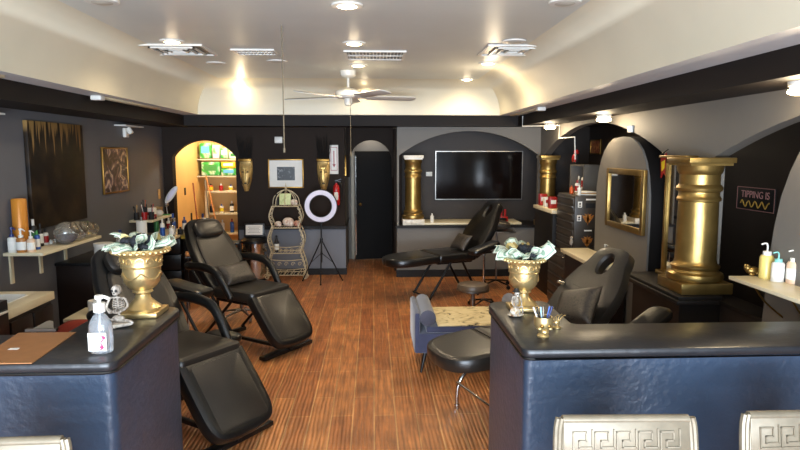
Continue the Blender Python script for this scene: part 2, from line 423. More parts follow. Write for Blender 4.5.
# ceiling slab and plaster cove
cl, cr_, cb_ = -2.46, 1.83, 8.83
rad = ZC - ZS
loops = []
for i in range(9):
    a = PI / 2 * i / 8
    dx = rad * 0.85 * (1 - math.cos(a)); z = ZS + rad * math.sin(a)
    loops.append([(cl + dx, YF, z), (cl + dx, cb_ - dx, z), (cr_ - dx, cb_ - dx, z), (cr_ - dx, YF, z)])
b = B(); b.quadloop(loops, False, False, closed=False)
struct(b.obj('trim_cove', M['cream'], sharp=50))
dxm = rad * 0.85
struct(B().box(cl + dxm, cr_ - dxm, YF, cb_ - dxm, ZC, ZC + 0.08).obj('ceiling', M['ceil']))
# pale soffit shelf ring and black beam ring
b = B()
b.box(-2.72, cl, YF, cb_ + 0.16, ZS, ZS + 0.05); b.box(cr_, 2.15, YF, cb_ + 0.16, ZS, ZS + 0.05); b.box(cl, cr_, cb_, cb_ + 0.16, ZS, ZS + 0.05)
struct(b.obj('trim_soffit', M['soffit']))
struct(B().box(XL - 0.1, -2.7, YF, YB, ZB, ZS + 0.1).obj('trim_beam_left', M['beam']))
struct(B().box(2.13, 3.5, YF, YB, ZB, ZS + 0.1).obj('trim_beam_right', M['beam']))
struct(B().box(-2.7, 2.13, cb_ + 0.14, YB + 0.1, ZB, ZS + 0.1).obj('trim_beam_back', M['beam']))

def archpoly(a0, a1, z0, z1, opens):
    """outline of a wall with arched openings that start at z0; opens = (c0, c1, spring z, rise)"""
    P = [(a0, z0), (a0, z1), (a1, z1), (a1, z0)]
    for c0, c1, zs, rise in sorted(opens, reverse=True):
        if abs(c1 - a1) < 1e-4: P.pop()
        else: P.append((c1, z0))
        m_ = (c0 + c1) / 2; h = (c1 - c0) / 2
        Rr = (h * h + rise * rise) / (2 * rise)
        for i in range(33):
            u = h * math.cos(PI * i / 32)
            P.append((m_ + u, zs + math.sqrt(Rr * Rr - u * u) - (Rr - rise)))
        P.append((c0, z0))
    return P
# left wall and front (storefront)
struct(B().box(XL - 0.15, XL, YF, YB, 0, ZB).obj('wall_left', M['greyleft']))
struct(B().box(XL, XL + 0.02, 0.5, YB, 0, 0.1).obj('baseboard_left', M['trim']))
b = B(); b.box(XL - 0.1, 3.5, YF - 0.15, YF, 0, 0.35); b.box(XL - 0.1, 3.5, YF - 0.15, YF, 2.55, 3.0)
b.box(XL - 0.1, -2.9, YF - 0.15, YF, 0.35, 2.55); b.box(2.3, 3.5, YF - 0.15, YF, 0.35, 2.55)
struct(b.obj('wall_front', M['grey']))
b = B()
for x in (-2.9, -1.2, 0.5, 2.24): b.box(x, x + 0.06, YF - 0.1, YF - 0.04, 0.35, 2.55)
struct(b.obj('window_1', M['gray7']))
# masked wall with the arched opening to the stock room
xa0, xa1 = aty(174, 200, YB).x, aty(237, 200, YB).x
xh0, xh1 = aty(345, 200, YB).x, aty(397, 200, YT).x
struct(B().prism(archpoly(XL, xh0, 0, ZB, [(xa0, xa1, 1.84, 0.25)]), YB, YB + 0.15).obj('wall_back_left', M['black']))
struct(B().box(xa1 + 0.02, xh0 + 0.006, YB - 0.012, YB, 0, 0.72).obj('trim_wainscot', M['bluegrey']))
struct(B().box(xa1 + 0.02, xh0 + 0.02, YB - 0.04, YB, 0.72, 0.77).obj('trim_rail', M['trim']))
struct(B().box(xa1 + 0.02, xh0 + 0.02, YB - 0.03, YB, 0, 0.1).obj('baseboard_back', M['trim']))
# corridor
YH = 10.9
dx0, dx1 = aty(353, 200, YH).x, aty(396.5, 200, YH).x
struct(B().box(xh0 - 0.15, xh0, YB + .15, YH, 0, ZB).obj('wall_hall_left', M['grey']))
struct(B().prism(archpoly(xh0, xh1 - .02, 1.5, ZB + .2, [(xh0 + .05, xh1 - 0.05, 1.80, 0.31)]), 10.2, 10.3).obj('wall_hall_header', M['black']))
struct(B().box(xh0, xh0 + 0.014, YB, YH, 0.72, 0.77).obj('trim_rail_hall', M['trim']))
struct(B().box(xh1 - 0.02, xh1 + 0.1, YT + 0.5, YH, 0, ZB).obj('wall_hall_right', M['black']))
b = B().prism(archpoly(xh0 - 0.2, xh1 + 0.2, 0, ZB + 0.2, [(dx0 + 0.02, dx1 - 0.02, 1.90, 0.02)]), YH, YH + 0.12)
struct(b.obj('wall_hall_back', M['grey']))
struct(B().box(xh0 - 0.2, xh1 + 0.2, YB, 12.4, ZB + 0.2, ZB + 0.3).obj('ceiling_hall', M['ceil']))
struct(B().box(xh0 - 0.2, xh1 + 0.2, YH + 0.9, YH + 1.0, 0, ZB + 0.2).obj('wall_hall_far', M['cream']))
d = B().box(0, 0.72, -0.02, 0.02, 0.02, 1.93).obj('door_1', M['doorblack'], loc=(dx1 - 0.02, YH - 0.03, 0), rz=PI + 0.16); struct(d)
h = B().ell((0.64, 0.05, 1.0), 0.03, 0.03, 0.03); h.cyl((0.64, 0, 1), (0.64, 0.05, 1), 0.012); h.obj('door_handle', M['brass'], d)
B().box(0.705, 0.725, -0.021, 0.021, 0.1, 1.85).obj('edge_plate', M['chrome'], d)
bb = B().box(dx0 - 0.03, dx0 + 0.02, YH - 0.03, YH, 0, 1.9); struct(bb.obj('trim_door', M['silver']))

# television wall: low wall with ledge, arched opening, dark niche
struct(B().box(xh1, 3.4, YT, YT + 0.55, 0, 0.76).obj('wall_back_right', M['grey']))
struct(B().box(xh1 - 0.02, XR + 0.0, YT - 0.03, YT + 0.62, 0.76, 0.80).obj('trim_ledge', M['trim']))
struct(B().box(xh1 - 0.01, XR, YT - 0.02, YT, 0, 0.11).obj('baseboard_back_right', M['trim']))
tvx0, tvx1 = xh1 + 0.03, XR - 0.02
struct(B().prism(archpoly(xh1, XR + 0.1, 0.80, ZB, [(tvx0, tvx1, 1.86, 0.37)]), YT, YT + 0.1).obj('wall_arch_back', M['grey']))
struct(B().box(xh1, 3.4, YT + 0.62, YT + 0.75, 0, ZB).obj('wall_niche_back', M['alcove']))
ledge = B().box(xh1 + 0.38, XR - 0.25, YT + 0.05, YT + 0.6, 0.80, 0.83, 0.004).obj('marble_ledge_board', M['whitelam'])
tag(ledge, 'long cream counter board under the television', 'shelf')

RY0_ = 3.05
# right wall: arches on springing line, low wall, alcove behind
a1c = (5.2, 9.05); a2c = (0.5, 4.5)
struct(B().prism(archpoly(YF, YT, 0.83, ZB, [(a1c[0], a1c[1], 1.86, 0.39), (a2c[0], a2c[1], 1.86, 0.37)]), XR, XR + 0.1, 'x').obj('wall_right', M['grey']))
b = B(); b.box(XR, XR + 0.12, RY0_, 6.9, 0, 0.80); b.box(XR, XR + .12, 8.2, YT, 0, .80); struct(b.obj('wall_right_low', M['alcove']))
b = B(); b.box(XR - 0.03, XR + 0.16, RY0_, 6.9, 0.80, 0.83); b.box(XR - 0.03, XR + 0.16, 8.2, YT - .03, 0.80, 0.83); struct(b.obj('trim_ledge_right', M['trim']))
struct(B().box(3.3, 3.4, YF, YT + .75, 0, ZB).obj('wall_alcove', M['alcove']))
struct(B().box(XR + .1, 3.3, YT, YT + .1, .8, ZB).obj('wall_alcove_end', M['alcove']))
# stock room beyond the arch
struct(B().box(XL - 0.1, XL + 0.1, YB + 0.15, 11.4, 0, 2.6).obj('wall_stockroom_left', M['yellow']))
struct(B().box(XL, -1.7, 11.4, 11.5, 0, 2.6).obj('wall_stockroom_back', M['yellow']))
struct(B().box(-1.75, -1.65, YB + 0.15, 11.4, 0, 2.6).obj('wall_stockroom_right', M['yellow']))
struct(B().box(XL, -1.65, YB + 0.1, 11.5, 2.6, 2.7).obj('ceiling_stockroom', M['cream']))

# partition panels standing in the right-hand arches (rounded tops)
def panel(name, y0, y1, ztop, x0, x1, label, custom=None):
    m_ = (y0 + y1) / 2; h = (y1 - y0) / 2
    pts = [(y1, 0.0), (y1 - 0.03, 0.85), (y1 - 0.02, 1.2)]
    for i in range(15):
        t = PI * i / 14
        c, s = math.cos(t), math.sin(t)
        pts.append((m_ + h * 0.97 * math.copysign(abs(c) ** 0.75, c), 1.3 + (ztop - 1.3) * s ** 0.8))
    pts += [(y0 + 0.02, 1.2), (y0 + 0.03, 0.85), (y0, 0.0)]
    if custom: pts = custom
    root = thing(name, label, 'partition', (0, 0, 0))
    B().prism(pts, x0, x0 + 0.02, 'x').obj('grey_face', M['grey'], root, sharp=30)
    B().prism(pts, x0 + 0.02, x1, 'x').obj('panel_core', M['trim'], root, sharp=30)
    return root
panel('arched_partition', 5.28, 6.62, 2.06, XR - 0.10, XR + 0.2, 'round-topped grey partition with the gold-framed mirror on it')
panel('arched_partition', 3.06, 3.92, 1.99, XR - 0.04, XR + 0.22, 'grey round-topped partition at the right edge behind the white bottle shelf', [(yy, zz) for yy, zz in [(atx(762, 320, 2.51).y, 0)] + [(atx(a_, b_, 2.51).y, atx(a_, b_, 2.51).z) for a_, b_ in ((762, 320), (768, 266), (774, 228), (781, 197), (790, 172), (800, 151), (812, 138))]] + [(3.3, 2.03), (3.06, 2.02), (3.06, 0)])

# ================================================================== COLUMNS
def column(x, y, r, zb, zt, label, base, rz=0.0, tall=False):
    H = zt - zb
    root = thing('gold_column', label, 'column', (x, y, zb), rz, 'gold half-height columns under the arches')
    w = r * 1.34; k = H / 1.05
    B().box(-w, w, -w, w, 0.0, 0.085 * k, 0.006).obj('plinth', base, root)
    z = 0.085 * k
    b = B()
    b.lathe([(r * 1.2, z), (r * 1.36, z + .006 * k), (r * 1.4, z + .03 * k), (r * 1.36, z + .055 * k), (r * 1.18, z + .07 * k), (r * 1.14, z + .085 * k), (r * 1.2, z + .10 * k), (r * 1.2, z + .115 * k), (r * 1.07, z + .13 * k), (r * 1.01, z + .16 * k), (r * 1.0, z + .35 * k), (r * 0.97, z + .62 * k)], n=40)
    b.obj('shaft', M['gold'], root)
    z2 = z + .62 * k
    B().lathe([(r * 0.97, z2), (r * 1.06, z2 + .006 * k), (r * 1.08, z2 + .022 * k), (r * 1.03, z2 + .036 * k), (r * 0.99, z2 + .044 * k), (r * 0.99, z2 + .075 * k), (r * 1.1, z2 + .085 * k), (r * 1.13, z2 + .105 * k), (r * 1.06, z2 + .125 * k), (r * 0.98, z2 + .135 * k), (r * 0.98, z2 + .21 * k), (r * 1.06, z2 + .225 * k), (r * 1.1, z2 + .25 * k), (r * 1.14, z2 + .28 * k)], n=40).obj('capital', M['gold'], root)
    zt_ = z2 + .28 * k
    b = B(); b.box(-w * .82, w * .82, -w * .82, w * .82, zt_, zt_ + 0.02 * k); b.box(-w * .9, w * .9, -w * .9, w * .9, zt_ + .02 * k, H - 0.003, 0.004); b.obj('abacus', base if not tall else M['gold'], root)
p = aty(413, 222, YT + 0.18)
column(p.x, YT + 0.19, 0.125, 0.80, 1.868, 'gold column on white plinth left of the television', M['marble'])
column(2.56, 8.86, 0.115, 0.83, 1.868, 'dim gold column in the far right corner beyond the television', M['gold'], tall=True)
p = atz(713, 290, 0.85)
COLX, COLY = 2.46, 4.50
column(COLX, COLY, 0.145, 0.86, 1.87, 'large gold column beside the tall mirror on the right wall', M['gold'], tall=True)
b = B(); b.box(COLX - 0.26, XR + 0.0, COLY - 0.26, COLY + 0.74, 0.80, 0.832, 0.004); b.box(COLX - 0.24, XR, COLY - 0.24, COLY + 0.72, 0.832, 0.858, 0.004); b.box(COLX - 0.22, XR - 0.002, COLY - 0.22, COLY + 0.58, 0.0, 0.80)
struct(b.obj('trim_pedestal', M['trim']))
# tall gilt-edged mirror on the pier behind the column
root = thing('pier_mirror', 'tall narrow gilt-edged mirror on the pier left of the large gold column', 'mirror', (XR - 0.05, 4.90, 0.86))
B().box(0.02, 0.045, -0.16, 0.20, 0.02, 0.98).obj('mirror_glass', M['mirror'], root)
b = B(); b.box(0.0, 0.05, 0.20, 0.235, 0, 1.0, 0.006); b.box(0.0, 0.05, -0.2, 0.235, 0.95, 1.0, 0.006); b.box(-0.04, 0.05, -0.2, 0.25, 0, 0.035, 0.006); b.obj('gilt_frame', M['gold'], root)
b = B(); b.box(-0.05, 0.05, -0.2, 0.26, 1.0, 1.02, 0.004); b.obj('cornice', M['gold'], root)

# mirror with gold frame on the partition
def quadframe(name, label, cat, x, ya, yb, za, zb, wf, fm, im, depth=0.03, side=1, group=None, imname='picture'):
    """rectangular frame hanging on a wall of constant x; side=+1 faces +X"""
    root = thing(name, label, cat, (x, (ya + yb) / 2, za), 0, group); w = (yb - ya) / 2; h = zb - za
    d0, d1 = (0, depth * side)
    X0, X1 = min(d0, d1), max(d0, d1)
    b = B(); b.box(X0, X1, -w, -w + wf, 0, h, 0.004); b.box(X0, X1, w - wf, w, 0, h, 0.004); b.box(X0, X1, -w + wf, w - wf, 0, wf, 0.004); b.box(X0, X1, -w + wf, w - wf, h - wf, h, 0.004)
    b.obj('frame', fm, root)
    e = depth * 0.5 * side
    B().box(min(0, e), max(0, e), -w + wf, w - wf, wf, h - wf).obj(imname, im, root)
    return root
XP = XR - 0.102
pa, pb = atx(610, 168, XP), atx(645, 236, XP)
quadframe('wall_mirror', 'rectangular gold-framed mirror hanging on the grey partition', 'mirror', XP, pb.y, pa.y, pb.z, 1.9 - 15 / 610 * 6.2, 0.055, M['gold'], M['mirror'], 0.035, -1, imname='mirror_glass')

# paintings on left wall
XW = XL + 0.002
def onwall(px): return atx(px, 150, XW).y
pa, pb = atx(22, 120, XW), atx(84, 218, XW)
r = thing('canvas_painting', 'large dark canvas with dripping gold paint on the left wall', 'painting', (XW, (pa.y + pb.y) / 2, pb.z))
wv = (pb.y - pa.y) / 2
B().box(0, 0.04, -wv, wv, 0, pa.z - pb.z, 0.004).obj('canvas', M['dripart'], r)
pa, pb = atx(100, 147, XW), atx(128, 191, XW)
quadframe('framed_print', 'small colourful print in a thin gold frame on the left wall', 'picture', XW, pa.y, pb.y, pb.z, pa.z, 0.022, M['brass'], M['artcolor'], 0.025, 1)
# picture rails of emergency lights on the left wall
def wall_light(y, z, label):
    r = thing('emergency_light', label, 'light', (XL, y, z))
    B().box(0, 0.04, -0.06, 0.06, 0, 0.12, 0.01).obj('housing', M['white'], r)
    b = B(); b.cyl((0.05, 0, 0.12), (0.09, 0, 0.05), 0.03, 0.035); b.obj('lamp_head', M['white'], r)
    B().box(0, 0.14, -0.3, 0.3, 0.135, 0.15).obj('mounting_plate', M['white'], r)
wall_light(8.1, 2.1, 'small white spot fitting under the left beam near the back wall')
wall_light(5.0, 2.08, 'white spot fitting cut by the left edge of the photo')

# ================================================================== CEILING FITTINGS
def lamp_light(name, loc, power, size=0.05, col=(1.0, 0.80, 0.54), spot=None):
    l = bpy.data.lights.new(name, 'SPOT' if spot else 'POINT'); l.energy = power; l.color = col; l.shadow_soft_size = size
    if spot: l.spot_size = spot; l.spot_blend = 0.6
    o = bpy.data.objects.new(name, l); COL.objects.link(o); o.location = loc
    return o
PW = 1.0
def downlight(px, py, on, label, z=ZC, power=34, drop=0.0):
    p = atz(px, py, z)
    r = thing('recessed_light', label, 'light', (p.x, p.y, z), 0, 'round downlights in the pale ceiling')
    b = B(); b.lathe([(0.075, -0.012), (0.105, -0.01), (0.11, -0.002), (0.11, 0.0), (0.075, 0.0)], n=24); b.obj('trim_ring', M['white'], r)
    b = B(); b.lathe([(0.0, -0.02), (0.05, -0.018), (0.074, -0.01), (0.074, -0.001)], n=20); b.obj('lens', M['bulb'] if on else M['deadbulb'], r)
    if on:
        lamp_light('downlight_lamp', (p.x, p.y, z - 0.03), power * PW, spot=math.radians(150))
        lamp_light('downlight_glow', (p.x, p.y, z - 0.06), 0.35)
    return r
downlight(347, 5, 1, 'lit downlight at the top middle of the ceiling')
downlight(172, 41, 1, 'lit downlight above the left square air vent')
downlight(354, 43, 1, 'lit downlight just behind the central air vent')
downlight(358, 65, 1, 'lit downlight between the central vent and the ceiling fan')
downlight(364, 80, 1, 'lit downlight partly behind the ceiling fan')
downlight(467, 79, 1, 'lit downlight near the back cove right of the fan')
downlight(488, 63, 1, 'lit downlight behind the right square air vent', power=45)
pw_ = atz(488, 63, ZC); lamp_light('added_cove_wash', (pw_.x + .12, pw_.y + .3, ZC - .3), 7)  # added point light without a fitting, warms the back right cove
downlight(102, 1, 0, 'unlit downlight at the top left of the ceiling')
downlight(565, 2, 0, 'unlit downlight at the top right of the ceiling')
downlight(216, 63, 0, 'small unlit downlight behind the left air vents')
downlight(514, 41, 0, 'unlit downlight beside the right square air vent')
downlight(277, 61, 0, 'unlit downlight left of the central air vent')
# adjustable eyeball bulb
p = atz(241, 80, ZC - 0.0)
r = thing('ceiling_spotlight', 'glowing bare bulb on a ceiling mount near the back left cove', 'light', (p.x, p.y, ZC))
B().lathe([(0.09, -0.015), (0.09, 0.0), (0.0, 0.0)][::-1]).obj('mount', M['white'], r)
b = B(); b.cyl((0, 0, -0.015), (0, 0, -0.08), 0.03); b.obj('socket', M['white'], r)
b = B(); b.ell((0, 0, -0.13), 0.05, 0.05, 0.055); b.obj('bulb', M['bulb'], r)
lamp_light('spot_bulb', (p.x, p.y - .05, ZC - 0.26), 2)

def vent(px, py, w, d, kind, label):
    p = atz(px, py, ZC)
    r = thing('air_vent', label, 'vent', (p.x, p.y, ZC), 0, 'white ceiling air vents')
    b = B(); t = 0.03
    b.box(-w / 2, w / 2, -d / 2, -d / 2 + t, -0.015, 0); b.box(-w / 2, w / 2, d / 2 - t, d / 2, -0.015, 0); b.box(-w / 2, -w / 2 + t, -d / 2 + t, d / 2 - t, -0.015, 0); b.box(w / 2 - t, w / 2, -d / 2 + t, d / 2 - t, -0.015, 0)
    b.obj('frame', M['white'], r)
    B().box(-w / 2 + t, w / 2 - t, -d / 2 + t, d / 2 - t, -0.003, 0).obj('duct', M['gray7'], r)
    b = B()
    if kind == 'square':
        for k in range(1, 4):
            a = w / 2 - t - k * 0.065; c = d / 2 - t - k * 0.065
            for (x0, x1, y0, y1) in ((-a, a, -c, -c + .018), (-a, a, c - .018, c), (-a, -a + .018, -c, c), (a - .018, a, -c, c)):
                b.box(x0, x1, y0, y1, -0.022, -0.006)
    else:
        n = int((w - 2 * t) / 0.035)
        for i in range(n):
            x = -w / 2 + t + (i + .5) * (w - 2 * t) / n
            b.cbox((x, 0, -0.008), (0.006, d - 2 * t, 0.014), ry=0.5)
        b.box(-w / 2 + t, w / 2 - t, -0.006, 0.006, -0.014, -0.004)
    b.obj('louvres', M['white'], r)
vent(178, 49.5, 0.62, 0.60, 'square', 'square white ceiling diffuser at the left')
vent(513, 50, 0.60, 0.60, 'square', 'square white ceiling diffuser at the right')
vent(375, 55, 0.62, 0.55, 'grille', 'wide slatted return grille in the middle of the ceiling')
vent(255, 51.5, 0.42, 0.3, 'grille', 'small slatted ceiling vent left of the hanging cord')

# ceiling fan
p = atz(348, 71, ZC)
r = thing('ceiling_fan', 'white five-blade ceiling fan hanging near the back', 'fan', (p.x, p.y, ZC)); r.scale = (1.3, 1.3, 1.15)
B().lathe([(0.0, 0.0), (0.075, 0.0), (0.07, -0.05), (0.03, -0.075), (0.012, -0.075), (0.012, -0.17), (0.05, -0.18), (0.0, -0.18)]).obj('downrod', M['white'], r)
B().lathe([(0.0, -0.18), (0.06, -0.185), (0.12, -0.215), (0.125, -0.26), (0.1, -0.285), (0.04, -0.29), (0.04, -0.34), (0.03, -0.36), (0.0, -0.36)]).obj('motor_housing', M['white'], r)
for k in range(5):
    a = 2 * PI * k / 5 + 0.25
    b = B(); b.T = Matrix.Rotation(a, 4, 'Z') @ Matrix.Translation((0, 0, -0.275)) @ Matrix.Rotation(-0.22, 4, 'X')
    b.slab(rrect(0.5, 0.13, 0.05, 0.42, 0), -0.004, 0.004, 0.002)
    b.box(0.09, 0.2, -0.02, 0.02, -0.006, 0.002)
    b.obj('blade', M['white'], r)
# hanging pull cord from the fan, and a hanging cord with a hook
c = B().cyl((0, 0, 0), (0, 0, -0.64), 0.004, n=6); c.cyl((0, 0, -0.64), (0, 0, -0.70), 0.009, 0.012, n=8)
tag(c.obj('pull_string', M['silver'], loc=(p.x + 0.03, p.y - 0.14, ZC - 0.36 + 0.02)), 'thin pull cord hanging below the ceiling fan', 'cord')
q = atz(281, -20, ZC)
q = aty(281, 0, 5.0)
c = B().cyl((0, 0, 0), (0, 0, -(ZC - aty(281, 148, 5).z)), 0.005, n=6); c.cyl((0, 0, -(ZC - aty(281, 148, 5).z)), (0, 0, -(ZC - aty(281, 150, 5).z) - 0.02), 0.009, n=8)
tag(c.obj('pull_string', M['silver'], loc=(q.x, 5.0, ZC)), 'long pale cord hanging from the ceiling left of the fan', 'cord')

# uplight bars lying along the soffits
def bar_light(x, y0, y1, label):
    r = thing('tube_light', label, 'light', (x, (y0 + y1) / 2, ZS))
    L_ = (y1 - y0) / 2
    B().box(-0.035, 0.035, -L_, L_, -0.02, 0, 0.004).obj('tube_housing', M['whitelam'], r)
    B().box(-0.05, 0.05, -L_ - 0.1, -L_, -0.045, 0, 0.01).obj('end_cap', M['white'], r)
pa, pb = atx(100, 97, -2.6), atx(158, 108, -2.6)
bar_light(-2.6, pa.y, pb.y, 'long white tube light fixed along the left soffit')
pa, pb = atx(543, 106, 2.03), atx(515, 113, 2.03)
bar_light(1.99, pa.y, pb.y, 'white tube light fixed along the right soffit')
pa = atx(0, 76, -2.6)
bar_light(-2.6, pa.y - 0.9, pa.y, 'white tube light end cut by the left edge of the photo')
# surface flood lights under the right beam
def flood(px, py, label, x=2.36):
    p = atz(px, py, ZB - 0.03); p = Vector((x, atx(px, py, x).y, ZB))
    r = thing('flood_light', label, 'light', p, 0, 'round lit lamps under the right beam')
    B().lathe([(0.0, 0.0), (0.075, 0.0), (0.07, -0.025), (0.05, -0.03), (0.0, -0.03)]).obj('mount', M['white'], r)
    B().lathe([(0.05, -0.03), (0.07, -0.045), (0.075, -0.06), (0.05, -0.072), (0.0, -0.075)]).obj('bulb', M['bulb'], r)
    lamp_light('flood_lamp', p + Vector((-0.02, 0, -0.12)), 10)
flood(604, 117, 'lit round lamp under the right beam above the first arch')
flood(550, 126, 'lit round lamp in the far corner above the dim gold column')
flood(803, 87, 'lit round lamp under the right beam cut by the photo edge')
# white conduit on the right wall
pts = [atx(533, 112, 2.12), atx(533, 124, 2.3), atx(556, 124, XR - 0.01), atx(557, 139, XR - 0.01), atx(573, 139, XR - 0.01), atx(575, 160, XR - 0.01)]
pts = [Vector((2.118, 8.65, 2.42)), Vector((2.118, 8.65, 2.275)), Vector((2.54, 8.3, 2.275)), Vector((2.54, 8.3, 2.10)), Vector((2.54, 7.65, 2.10)), Vector((2.54, 7.6, 1.82))]
tag(B().tube(pts, 0.008, 6).obj('power_cable', M['white']), 'white cable stepping down the right wall above the toolbox', 'cable')
tag(B().box(-0.022, 0.0, -0.05, 0.05, 0, 0.07, 0.008).obj('junction_box', M['white'], loc=(XR, 5.98, 2.10)), 'small white box at the top of the grey arched partition', 'box')
# emergency light on the black wall
p = aty(279, 140, YB)
r = thing('emergency_light', 'small white emergency light on the black wall above the picture', 'light', (p.x, YB - 0.01, p.z))
B().box(-0.06, 0.06, -0.05, 0.01, -0.05, 0.05, 0.01).obj('housing', M['white'], r)

# ================================================================== BACK WALL DECOR
YW = YB - 0.012
def wallframe(px0, py0, px1, py1, wf, fm, label, art, matw=0.0, name='framed_picture', cat='picture', Y=YB):
    a, c = aty(px0, py0, Y), aty(px1, py1, Y); w = (c.x - a.x) / 2; h = a.z - c.z
    root = thing(name, label, cat, ((a.x + c.x) / 2, Y - 0.002, c.z))
    b = B(); b.box(-w, -w + wf, -0.03, 0, 0, h, .003); b.box(w - wf, w, -0.03, 0, 0, h, .003); b.box(-w + wf, w - wf, -0.03, 0, 0, wf, .003); b.box(-w + wf, w - wf, -0.03, 0, h - wf, h, .003); b.obj('frame', fm, root)
    if matw: 
        B().box(-w + wf, w - wf, -0.012, 0, wf, h - wf).obj('mat_board', M['paper'], root)
        B().box(-w + wf + matw * 1.15, w - wf - matw * 1.15, -0.015, -0.012, wf + matw, h - wf - matw).obj('photograph', art, root)
    else: B().box(-w + wf, w - wf, -0.012, 0, wf, h - wf).obj('picture', art, root)
    return root
wallframe(268, 159, 304, 188, 0.02, M['brass'], 'framed black and white photo with wide white mat on the black wall', M['artbw'], 0.10)
def mask(px, label, jitter=0):
    a = aty(px, 160, YB); c = aty(px, 191, YB); h = a.z - c.z
    root = thing('tribal_mask', label, 'mask', (a.x, YB - 0.01, c.z), 0, 'gold masks with black feathers')
    b = B(); loops = []
    for k in range(11):
        t = k / 10; z = h * t; w = 0.03 + 0.072 * (math.sin(min(1, t * 1.3) * PI / 2)) ** 0.9; w *= 1 if t < .9 else 0.95
        dpt = 0.02 + 0.07 * math.sin(PI * min(1, t + 0.1))
        loops.append([(w * math.cos(a_), -dpt * math.sin(a_), z) for a_ in [PI * i / 12 for i in range(13)]] + [(-w * 0.9, 0.0, z), (w * 0.9, 0.0, z)])
    b.quadloop(loops); b.obj('face', M['maskgold'], root)
    b = B(); b.prism([(-0.012, h * .38), (0.012, h * .38), (0.006, h * .72), (-0.006, h * .72)], -0.125, -0.08); b.box(-0.03, 0.03, -0.10, -0.08, h * .72, h * .76); b.obj('nose', M['gold'], root)
    for s in (-1, 1):
        B().ell((0.037 * s, -0.082, h * .62), 0.018, 0.01, 0.009).obj('eye_slit', M['outline'], root)
        b = B(); b.tube([(0.06 * s, -0.075, h * .45), (0.055 * s, -0.08, h * .3), (0.03 * s, -0.085, h * .2)], 0.005, 6); b.obj('cheek_line', M['outline'], root)
    B().ell((0, -0.088, h * .26), 0.022, 0.01, 0.012).obj('mouth', M['outline'], root)
    b = B(); b.cbox((0, -0.05, h * 1.0), (0.2, 0.09, 0.045), 0.01); b.obj('headband', M['brass'], root)
    b = B()
    rnd = random.Random(px)
    for i in range(26):
        x = (i / 25 - .5) * 0.16; L_ = rnd.uniform(.28, .40) ; lean = x * 0.6 + rnd.uniform(-.03, .03)
        b.tube([(x, -0.04, h), (x + lean * .5, -0.045, h + L_ * .5), (x + lean, -0.03 - rnd.random() * .03, h + L_)], lambda t: 0.0045 * (1 - t * .7), 4)
    b.obj('feathers', M['feather'], root)
mask(246, 'gold tribal mask with black feathers, left of the framed photo')
mask(323.5, 'gold tribal mask with black feathers, beside the red and white fire sign')
# fire sign
a, c = aty(329.5, 145, YB), aty(338.5, 174, YB)
r = thing('fire_sign', 'tall white sign with red border and arrow above the extinguisher', 'sign', ((a.x + c.x) / 2, YB - 0.004, c.z)); w = (c.x - a.x) / 2; h = a.z - c.z
B().box(-w, w, -0.008, 0, 0, h, 0.002).obj('sign_plate', M['paper'], r)
b = B(); t = .008
b.box(-w * .78, w * .78, -0.010, -0.008, h * .12, h * .12 + t); b.box(-w * .78, w * .78, -0.010, -0.008, h * .93 - t, h * .93); b.box(-w * .78, -w * .78 + t, -0.010, -0.008, h * .12, h * .93); b.box(w * .78 - t, w * .78, -0.010, -0.008, h * .12, h * .93)
b.box(-.008, .008, -0.0102, -0.008, h * .3, h * .8); b.prism([(-.025, h * .34), (.025, h * .34), (0, h * .22)], -0.0102, -0.008)
b.obj('red_markings', M['red'], r)
# extinguisher
p = aty(336.5, 205, YB - 0.1)
r = thing('fire_extinguisher', 'red fire extinguisher hanging on the black wall corner', 'fire extinguisher', (p.x, YB - 0.10, p.z))
B().lathe([(0, 0), (0.045, 0), (0.052, 0.015), (0.052, 0.25), (0.04, 0.30), (0.018, 0.32), (0.018, 0.34), (0, .34)]).obj('cylinder', M['extred'], r)
B().box(-0.03, 0.03, -0.054, -0.05, 0.08, 0.2, 0.002).obj('label', M['paper'], r)
b = B(); b.cyl((0, 0, .34), (0, 0, .37), .014); b.cbox((0.03, 0, .385), (.1, .02, .012), ry=-0.25); b.cbox((0.03, 0, .365), (.09, .018, .008), ry=0.25); b.obj('valve_handle', M['blackmetal'], r)
B().tube([(0.02, 0, .35), (0.07, 0, .33), (.085, 0, .2), (.075, 0, .08)], 0.01, 8, smooth=4).obj('hose', M['blackplastic'], r)
B().cyl((0, 0.03, 0.2), (0, 0.1, 0.2), 0.02).obj('wall_bracket', M['blackmetal'], r)
# brass ornament at the corner
p = aty(344, 176, YB - .03)
b = B(); b.prism([(-.02, 0), (.02, .03), (.022, .28), (.0, .32), (-.022, .28)], -.01, .01, 'x')
tag(b.obj('brass_ornament', M['brass'], loc=(xh0 + 0.012, YB + .06, p.z)), 'slim brass ornament on the wall corner beside the corridor', 'ornament')

